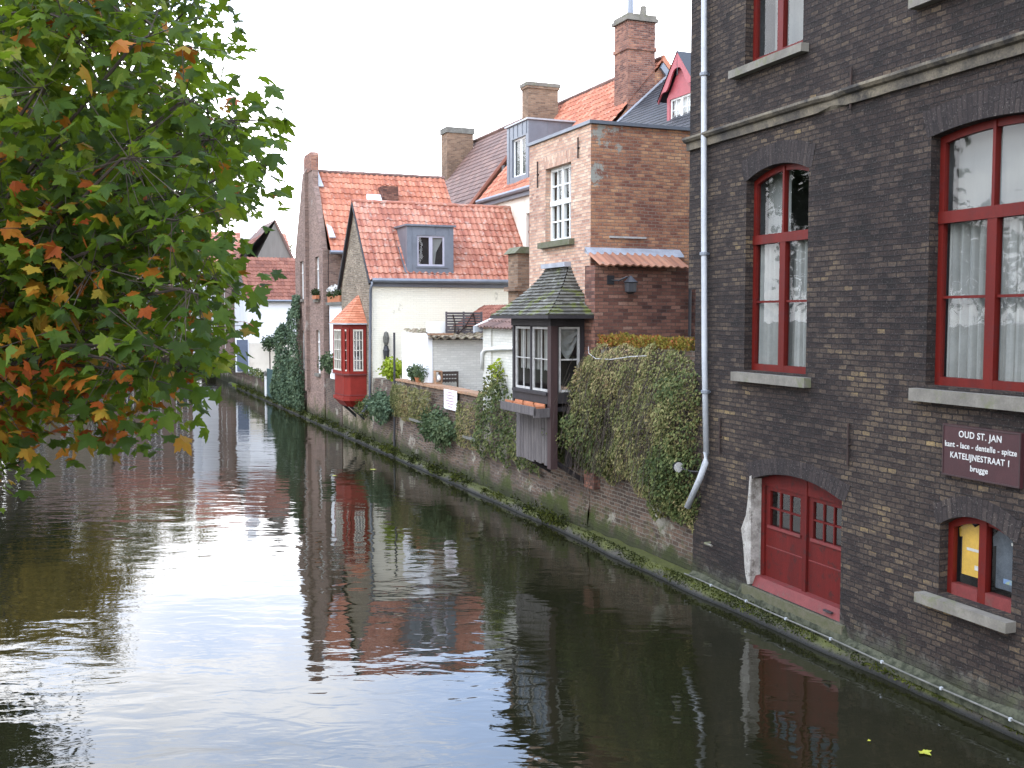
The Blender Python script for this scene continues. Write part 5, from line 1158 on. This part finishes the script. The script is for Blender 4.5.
# big ivy
b = MB(); tp = lerp_pts([(30.8,1.0),(31.2,2.2),(31.8,4.6),(33.0,4.9),(33.6,4.6),(34.0,2.6),(34.8,2.3),(35.4,3.6),(36.4,4.0),(37.0,3.7),(37.3,2.2),(38.2,1.2),(39,.6)])
wall_growth(b, 31.0, 38.6, lambda s: tp(s)+.2*noise.noise((s*2,3,3)), lambda s: .04, .1, .38, 13000, .12, .8, seed=21)
blob(b, (.1,36.1,3.5), .3, .6, .5, 900, .13); blob(b, (.0,35.2,1.0), .35, 1.4, .9, 2000, .12); blob(b, (.0,33.0,1.1), .3, 1.2, .9, 1600, .12)
plant('ivy', 'thick grey green ivy reaching the water beside the tall gable house', 'ivy', (.1,35,2.4), b, 'blue_ivy')
b = MB(); wall_growth(b, 31.9, 33.5, lambda s: 5.3, lambda s: 4.3, .12, .2, 700, .12, .8, seed=22); plant('ivy', 'ivy shoots climbing the corner of the gable house', 'ivy', (.1,32.6,4.4), b, 'blue_ivy')
# lollipop tree in a pot by the white house
LT = thing('lollipop_tree', 'small clipped ball tree on a thin stem in front of the white house', 'tree', (1.6,49.2,1))
b = MB(); b.tube([(1.6,49.2,1.0),(1.6,49.2,2.6)], .04, 6); b.build('trunk', X['bark'], LT)
b = MB(); blob(b, (1.6,49.2,2.8), .5, .5, .42, 800, .13, hollow=.2); b.build('crown', X['dark_shrub'], LT)
b = MB()
for i in range(1500):
    s = rnd.uniform(40.5,60); 
    if noise.noise((s*.6,1,1)) < 0 and rnd.random() < .8: continue
    leaf_card(b, (rnd.uniform(-.1,.5), s, 1.0+rnd.uniform(0,.35)), .14, d=Vector((rnd.gauss(-.3,.5),rnd.gauss(0,.4),rnd.gauss(.5,.6))))
tag(b.build('wall_top_weeds', X['ivy'], at=(.2,48,1)), 'weeds and low plants growing along the top of the far quay wall', 'weeds', kind='stuff')

# ================================================================ TREES
def tree(label, at, h, rx, ry, zc, rz, nl, leafs, mat, tr=.25, nb=11, frame='B', barkm='bark', droop=0, cat='tree'):
    r = thing('tree', label, cat, at, frame); t, s, z0 = at; top = Vector((t, s, z0+h*.62))
    b = MB(); trunk = [(t+.12*math.sin(k)*k*.2, s, z0+h*.62*k/6) for k in range(7)]; b.tube(trunk, tr, 9, tr*.45)
    ends = []
    for i in range(nb):
        a = 2*math.pi*i/nb+rnd.uniform(-.3,.3); el = rnd.uniform(.1,1.1); st0 = Vector(trunk[rnd.choice((3,4,5,6))])
        e = Vector((t+math.cos(a)*rx*.8*math.cos(el), s+math.sin(a)*ry*.8*math.cos(el), zc+rz*.75*math.sin(el)*rnd.uniform(.6,1.1)))
        mid = st0.lerp(e, .5)+Vector((0,0,.3)); b.tube([st0, mid, e], tr*.3, 6, tr*.08); ends.append(e)
        for q in range(2):
            e2 = e+Vector((rnd.gauss(0,.28*rx), rnd.gauss(0,.28*ry), rnd.gauss(.1,.2*rz))); b.tube([mid, (mid+e2)/2+Vector((0,0,.1)), e2], tr*.13, 4, .01); ends.append(e2)
    b.build('trunk', X[barkm], r)
    if nl:
        b = MB()
        for e in ends: blob(b, e-Vector((0,0,droop)), rx*.34, ry*.34, rz*.32+droop, nl//len(ends), leafs, hollow=.1)
        b.build('crown', X[mat], r)
    return r
tree('dark green bushy tree at the near left bank, mirrored at the edge of the water', (-16.6,4.5,1.1), 9, 2.6, 2.6, 7.2, 2.6, 6500, .20, 'green_leaf')
tree('green tree beside the water on the left, mirrored in the house windows', (-13.6,12.2,1.0), 9.5, 3.6, 3.4, 4.9, 3.4, 7000, .22, 'green_leaf', tr=.3)
tree('olive tree beside the water on the left, mirrored in the house windows', (-18,19,1.1), 13, 3.4, 3.8, 8.0, 5.0, 5000, .30, 'green_leaf', tr=.3)
tree('golden olive tree leaning over the water from the left bank, behind the maple leaves', (-13.0,40,1.0), 13, 3.6, 3.8, 8.0, 4.6, 9000, .22, 'gold_leaf', tr=.3)
tree('tall golden tree on the left bank in front of the brown houses', (-12.6,49,1.0), 15, 4.6, 4.2, 9.5, 5.6, 11000, .24, 'gold_leaf', tr=.35)
tree('dark olive tree on the left bank, between two golden trees', (-13.2,44.5,1.0), 11, 2.6, 3.0, 7.0, 3.6, 5000, .24, 'green_leaf', tr=.3)
tree('golden brown tree far along the left bank', (-12.6,60,1.0), 18, 5.2, 4.4, 11.5, 6.4, 10000, .26, 'gold_leaf', tr=.35)
tree('dark green tree farthest along the left bank', (-12.9,68,1.0), 14, 3.8, 3.8, 9.0, 5.0, 6000, .28, 'green_leaf', tr=.3)
for t, s, h, lb in ((-1.6,84,16.5,'thin leaved tall tree behind the brown row house'),(-5.6,86,20,'tall half bare tree behind the row houses'),(-10.2,85,22,'tallest half bare tree behind the grey row house')):
    tree(lb+' at the end of the canal', (t,s,1.0), h, 3.6, 3.6, h*.68, h*.30, 5200, .28, 'dusty', tr=.3, nb=16, barkm='grey_twig')
for i, (t, s, h, lb) in enumerate(((2.6,72,12.5,'bare twiggy tree above the far grey gable'),(5.4,70,11.6,'thin bare tree left of the tall gable chimney'),(-.4,71,12.0,'bare tree rising behind the far white chimney'))):
    r = thing('bare_tree', lb, 'tree', (t, s, 1)); b = MB(); b.tube([(t,s,1),(t+.1,s,h*.6),(t,s,h*.75)], .16, 6, .05)
    for k in range(46):
        a = rnd.uniform(0,6.28); z = rnd.uniform(h*.45,h*.75); L = rnd.uniform(.8,2.2); p0 = Vector((t,s,z)); p1 = p0+Vector((math.cos(a)*L*.6, math.sin(a)*L*.6, L*.6)); p2 = p1+Vector((math.cos(a)*L*.2, math.sin(a)*.2*L, L*.55))
        b.tube([p0,p1,p2], .035, 4, .01)
        for q in range(3): b.tube([p1, p1+Vector((rnd.gauss(0,.5),rnd.gauss(0,.5),rnd.uniform(.3,1.0)))], .016, 3, .008)
    b.build('branches', X['grey_twig'], r)
    b = MB()
    for k in range(9):
        a = rnd.uniform(0,6.28); blob(b, (t+math.cos(a)*1.3, s+math.sin(a)*1.3, rnd.uniform(h*.66,h*.9)), .5, .5, .4, 60, .14, hollow=.1)
    b.build('crown', X['dusty'], r)
r = thing('bare_tree', 'top of a small bare tree above the orange ridge', 'tree', (5.9, 44, 1)); b = MB(); b.tube([(5.9,44,1),(5.9,44,10.5)], .1, 5, .04)
for k in range(9): a = rnd.uniform(0,6.28); b.tube([(5.9,44,rnd.uniform(8.5,10.6)),(5.9+math.cos(a)*.7,44+math.sin(a)*.5,rnd.uniform(11.3,12.0)),(5.9+math.cos(a)*1.1,44+math.sin(a)*.8,rnd.uniform(12.0,12.9))], .03, 4, .012)
b.build('branches', X['grey_twig'], r)

# near maple: trunk on the left bank outside the view, boughs reaching over the water
MP = thing('maple_tree', 'large maple with green, yellow and rusty leaves hanging over the water', 'tree', (-6.6,5.6,0), 'W')
CL = [(-3.19,8.56,4.86),(-1.59,5.88,4.92),(-2.16,5.28,5.87),(-2.44,6.3,5.04),(-2.7,5.42,3.75),(-2.55,6.22,4.6),(-1.64,5.17,4.78),(-1.41,5.48,5.12),(-2.58,5.18,5.53),(-3.51,7.27,4.51),(-3.58,8.81,7.27),(-2.23,4.81,5.35),(-2.27,6.16,4.92),(-2.77,6.14,4.15),(-2.27,5.8,5.15),(-2.49,5.42,4.96),(-1.97,4.86,5.24),(-2.35,5.28,4.42),(-3.5,8.87,5.36),(-2.79,6.05,5.21),(-2.87,8.91,4.91),(-1.6,4.89,4.94),(-2.96,8.41,6.14),(-1.97,7.42,4.64),(-4.15,8.4,6.08),(-2.85,5.87,5.49),(-3.48,7.53,5.2),(-1.91,6.27,4.62),(-2.31,7.26,5.05),(-2.24,6.43,4.13),(-1.31,5.5,5.22),(-3.34,8.66,3.85),(-2.49,8.55,5.6),(-2.32,8.22,7.01),(-2.35,8.4,4.42),(-2.53,8.91,5.86),(-2.59,6.31,4.36),(-2.76,6.27,5.79),(-3.45,8.48,6.66),(-2.29,8.74,5.66),(-2.47,7.7,5.73),(-3.58,7.25,4.22),(-2.4,5.59,4.02),(-3.6,7.77,6.56),(-1.93,6.37,5.86),(-1.41,4.94,4.67),(-2.58,6.11,5.35),(-4.02,8.3,3.25),(-1.9,5.1,4.44),(-2.53,7.37,3.57),(-1.55,4.97,5.49),(-1.39,5.08,5.23),(-4.21,8.81,5.41),(-1.83,5.14,5.98),(-3.04,6.18,4.78),(-3.18,8.96,4.35),(-3.63,7.66,6.1),(-2.44,7.25,6.21),(-2.4,6.04,3.8),(-3.45,7.46,4.84),(-2.35,5.28,4.69),(-4.33,8.64,3.05),(-4.01,8.53,6.54),(-2.58,6.07,4.95),(-2.27,4.83,4.05),(-3.27,7.26,6.75),(-2.09,5.2,4.46),(-3.1,6.23,4.46),(-3.19,7.31,4.15),(-2.98,8.32,7.07),(-4.07,8.61,5.6),(-1.81,6.28,5.19),(-3.7,7.71,3.88),(-2.37,8.66,4.23),(-3.43,7.64,4.7),(-2.41,8.31,3.92),(-3.11,7.61,4.88),(-3.52,7.27,5.82),(-1.6,5.11,4.59),(-1.48,4.89,4.09),(-3.16,7.44,5.85),(-1.69,5.24,3.95),(-2.82,8.54,5.42),(-2.61,7.42,4.64),(-2.53,7.02,5.78),(-1.72,6.13,4.61),(-2.02,8.4,5.4),(-1.87,5.09,5.52),(-2.76,5.99,5.49),(-3.43,7.22,3.53),(-3.03,6.3,4.33),(-1.84,5.16,5.72),(-2.05,7.31,5.2),(-3.28,7.23,6.24),(-3.54,8.65,4.94),(-2.79,7.66,4.31),(-3.35,7.29,5.51),(-2.71,6.25,6.27),(-1.76,5.07,4.02),(-2.96,7.07,6.36),(-2.65,8.4,6.6),(-2.92,7.54,5.63),(-1.94,5.37,4.69),(-2.51,5.4,3.64),(-2.51,5.05,4.81),(-3.06,8.35,5.06),(-3.13,7.5,6.24),(-2.29,8.93,5.23),(-2.1,5.19,4.65),(-2.71,5.5,3.61),(-1.54,6.37,5.06),(-2.57,6.31,5.65),(-2.09,7.02,6.42),(-3.35,7.25,3.76),(-2.8,5.88,6.1),(-2.07,5.32,4.89),(-4.17,8.39,5.62),(-3.11,7.36,5.11),(-1.9,4.91,5.72),(-2.95,7.74,3.97),(-2.05,7.74,5.48),(-2.53,7.79,4.14),(-1.38,5.01,4.35),(-3.69,8.29,5.9),(-2.51,6.26,4.89),(-2.44,4.91,4.35),(-2.64,7.26,5.29),(-2.08,8.91,5.78),(-2.45,6.52,4.15),(-2.02,5.03,5.65),(-2.14,6.28,3.83),(-2.7,8.69,5.98),(-1.91,5.96,4.06),(-1.71,6.12,4.18),(-2.5,7.39,5.35),(-2.72,7.53,6.5),(-3.96,8.65,4.47),(-2.22,8.2,6.63),(-3.22,7.7,3.78),(-2.5,8.53,6.68),(-2.46,5.37,3.8),(-2.75,6.33,5.53),(-2.3,6.03,4.65),(-1.81,5.3,5.62),(-2.5,7.26,4.45),(-1.67,6.28,4.46),(-2.37,7.63,4.84),(-1.76,6.48,5.77),(-2.69,7.12,3.59),(-4.28,8.6,5.14),(-3.13,5.12,4.25),(-6.17,7.56,7.93),(-4.96,7.49,4.99),(-6.6,7.78,6.68),(-4.64,8.12,4.96),(-4.45,7.6,6.23),(-4.06,5.99,6.32),(-5.1,7.38,5.32),(-4.78,6.87,6.93),(-5.44,8.83,5.24),(-6.17,7.4,4.8),(-5.88,7.09,4.83),(-3.26,6.64,8.28),(-4.79,7.22,8.2),(-6.3,8.89,3.73),(-5.55,8.9,5.16),(-3.48,5.48,6.46),(-2.94,5.34,5.95),(-6.85,8.79,7.72),(-2.93,5.64,6.84),(-5.31,7.95,3.43),(-5.74,8.54,3.9),(-4.37,8.44,8.36),(-3.35,6.51,7.26),(-5.09,5.99,6.15),(-4.03,6.92,4.52),(-5.83,8.04,5.79),(-5.21,7.51,6.25),(-5.75,7.16,6.17),(-4.28,6.11,7.77),(-3.68,7.08,5.47),(-4.32,7.27,6.07),(-3.36,5.41,6.74),(-6.96,8.11,5.02),(-6.77,8.36,7.95),(-7.07,8.36,3.37),(-4.66,6.53,4.26),(-6.06,7.68,4.12),(-5.3,6.95,5.51),(-4.42,5.51,5.62),(-5.46,6.91,6.48),(-4.4,7.19,6.03),(-4.9,6.51,6.16),(-3.93,7.14,4.37),(-4.89,7.07,7.89),(-2.99,7.11,8.79),(-3.2,8.54,9.6),(-2.12,6.03,7.37),(-2.8,7.98,7.72),(-3.69,7.67,7.31),(-3.51,8.32,9.51),(-2.87,6.78,7.1),(-2.54,7.48,8.98),(-2.76,6.85,6.81),(-3.14,8.78,9.52),(-3.21,7.05,7.25),(-2.95,8.23,8.41),(-2.41,7.43,7.33),(-3.08,6.93,7.01),(-2.06,6.36,6.68),(-2.21,6.82,6.83),(-2.92,6.9,7.01),(-2.24,6.22,6.66),(-3.43,7.12,8.3),(-3.79,8.66,7.81),(-2.6,7.02,8.11),(-2.61,8.12,9.62),(-2.74,6.14,8.22),(-2.42,6.19,7.2),(-3.5,7.35,8.1)]
b = MB(); tr = [(-6.6,5.6,-.3),(-6.5,5.6,1.5),(-6.4,5.65,3.2),(-6.5,5.8,5.0),(-6.4,6.0,7.0),(-6.5,6.1,9.5)]; b.tube(tr, .34, 12, .12); b.build('trunk', X['bark'], MP, smooth=True)
bg = MB(); hubs = []
for p in ((-4.6,5.2,5.2),(-4.4,6.6,6.4),(-4.2,7.8,4.2),(-3.6,6.0,3.8),(-3.4,7.0,6.8),(-4.8,5.4,8.2),(-5.4,7.2,8.6),(-3.2,8.2,5.6),(-4.0,5.6,3.0)):
    p = Vector(p); z = p.z*.78+.6; s0 = Vector((-6.45,5.7,min(z,7.5))); mid = s0.lerp(p,.5)+Vector((0,0,.35)); bg.tube([s0, mid, p], .09, 7, .035); hubs.append(p); hubs.append(mid)
bg.build('bough', X['bark'], MP, smooth=True)
HALF = [(0,0),(.14,-.06),(.40,-.16),(.36,.02),(.56,.10),(.52,.20),(.78,.44),(.56,.46),(.50,.56),(.26,.44),(.30,.66),(.20,.68),(.16,.84),(0,1.06)]
OUT = HALF+[(-x,y) for x, y in HALF[-2:0:-1]]
def maple_leaf(b, c, size, d, n, mi=0):
    d = d.normalized(); w = d.cross(n)
    if w.length < 1e-3: return
    w.normalize(); n = w.cross(d); base = len(b.v); fold = rnd.uniform(-.05,.55); curl = rnd.uniform(-.25,.75); tw = rnd.uniform(-.5,.5)
    b.v.append(c+d*size*.36)
    for x, y in OUT:
        z = -fold*abs(x)-curl*(y-.35)**2*(1 if y > .35 else .3)+tw*x*y
        b.v.append(c+w*x*size*.92+d*y*size+n*z*size)
    m = len(OUT)
    for i in range(m): b.f.append([base, base+1+i, base+1+(i+1) % m]); b.uv.append(None); b.mi.append(mi)
lf = MB(); tg = MB()
for ci, c in enumerate(CL):
    c = Vector(c)+Vector((-.20,0,.04)); c.x -= .06*c.y*max(0, (c.x/c.y+.265)/.04 if c.x/c.y > -.265 else 0)*.5; h = min(hubs, key=lambda q: (q-c).length)
    mid = h.lerp(c, .55)+Vector((rnd.uniform(-.1,.1), rnd.uniform(-.1,.1), .12)); tip = c+(c-h).normalized()*.12+Vector((0,0,-.06))
    path = [h, mid, c, tip]; tg.tube(path, .014, 5, .004)
    edge = ci >= 150
    nlf = 92 if not edge else 26
    aut = .02+(.15 if noise.noise(c*1.1+Vector((3,1,5))) > .18 else 0)*(1 if c.z < 5.2 else .5)+(.5 if c.x/c.y < -.37 and 3.3 < c.z < 4.6 and rnd.random() < .65 else 0)
    for k in range(nlf):
        q = rnd.random(); base = (mid.lerp(c, q*1.6) if q < .4 else c.lerp(tip, rnd.random()))
        off = Vector((rnd.gauss(0,.19), rnd.gauss(0,.19), rnd.gauss(-.03,.17))); p = base+off*1.0
        if off.length > .42: continue
        # petiole then blade hanging outwards and down
        out = Vector((off.x, off.y, 0)); out = out.normalized() if out.length > .01 else Vector((1,0,0))
        d = out*.75+Vector((rnd.gauss(0,.3), rnd.gauss(0,.3), rnd.gauss(-.5,.5))); n = Vector((rnd.gauss(0,.6), rnd.gauss(-.15,.6), 1.0))
        sz = rnd.uniform(.05,.10)+(.025 if rnd.random() < .15 else 0)
        maple_leaf(lf, p, sz, d, n, 1 if rnd.random() < aut else 0)
        if k % 5 == 0: tg.tube([base, p], .0028, 3, .002)
tg.build('twigs', X['twig'], MP); lf.build('crown', [X['maple'], X['maple_autumn']], MP)

# leaves afloat
def afloat(label, x, y, s, mat='yellow_fallen'):
    b = MB(); a = rnd.uniform(0,6.28); c, q = math.cos(a), math.sin(a); pts = [(x+(u*c-v*q)*s, y+(u*q+v*c)*s, .012+.012*abs(u)) for u, v in OUT]
    for i in range(len(pts)): b.poly([(x, y, .01), pts[i], pts[(i+1) % len(pts)]])
    tag(b.build('floating_leaf', X[mat], frame='W', at=(x,y,0)), label, 'leaf')
def wp(px, py):   # water point on the view's ground plan
    return px, py
afloat('largest yellow green leaf floating on the dark water at the bottom right', 4.02, 10.05, .11)
afloat('small yellow leaf floating just left of the largest floating leaf', 3.60, 10.30, .035)
afloat('yellow leaf floating near the quay below the cream house', -3.9, 29.2, .15)
afloat('yellow leaf floating a little nearer than the other, off the cream house', -4.75, 28.1, .12)

# ================================================================ CAMERA, SKY, SUN
cam = bpy.data.cameras.new('camera'); co = bpy.data.objects.new('camera', cam); COL.objects.link(co)
cam.sensor_width = 36; cam.lens = 1050/1024*36; cam.clip_end = 3000; cam.clip_start = .05
co.location = (0,0,4.25); co.rotation_euler = (math.pi/2-math.atan(66/1050), 0, 0); SC.camera = co
SUN_EL, SUN_ROT = R(42), R(222)
w = bpy.data.worlds.new('World'); SC.world = w; w.use_nodes = True; nt = w.node_tree; nt.nodes.clear()
sky = nt.nodes.new('ShaderNodeTexSky'); sky.sky_type = 'NISHITA'; sky.sun_disc = False; sky.sun_elevation = SUN_EL; sky.sun_rotation = SUN_ROT; sky.air_density = 1.2; sky.dust_density = 2.0
gen = nt.nodes.new('ShaderNodeTexCoord').outputs['Generated']; sp = N(nt, 'ShaderNodeSeparateXYZ', {0: gen}); z = sp.outputs[2]
inv = M(nt, 'DIVIDE', 1.0, M(nt, 'ADD', M(nt, 'MAXIMUM', z, 0.0), .12))
pl = N(nt, 'ShaderNodeVectorMath', {0: gen, 1: N(nt, 'ShaderNodeCombineXYZ', {0: inv, 1: inv, 2: inv}).outputs[0]}, operation='MULTIPLY').outputs[0]
cl = noi(nt, pl, 1.3, 7, .6, .4)
hor = sstep(nt, z, .355, .20)
cov = M(nt, 'ADD', M(nt, 'MULTIPLY', sstep(nt, cl, .44, .58), .85), hor, clamp=True)
white = mixc(nt, sstep(nt, noi(nt, pl, 2.2, 5), .35, .7), (44,44,45), (33,34,36.5))
blue = mixc(nt, .7, sky.outputs[0], (29,38,56))
col = mixc(nt, cov, blue, white)
bg = N(nt, 'ShaderNodeBackground', {'Color': col, 'Strength': .1}); o = nt.nodes.new('ShaderNodeOutputWorld'); nt.links.new(bg.outputs[0], o.inputs[0])
sl = bpy.data.lights.new('sun', 'SUN'); sl.energy = 1.3; sl.angle = R(14); sl.color = (1,.96,.9); so = bpy.data.objects.new('sun', sl); COL.objects.link(so)
sd = Vector((math.sin(SUN_ROT)*math.cos(SUN_EL), math.cos(SUN_ROT)*math.cos(SUN_EL), math.sin(SUN_EL))); so.rotation_euler = sd.to_track_quat('Z', 'Y').to_euler(); so.location = (0,0,30)
vs = SC.view_settings; vs.view_transform = 'Standard'; vs.look = 'None'; vs.exposure = .15; vs.gamma = 1; vs.use_curve_mapping = False
SC.render.engine = 'CYCLES'; SC.cycles.max_bounces = 6; SC.cycles.transparent_max_bounces = 12; SC.cycles.use_denoising = True
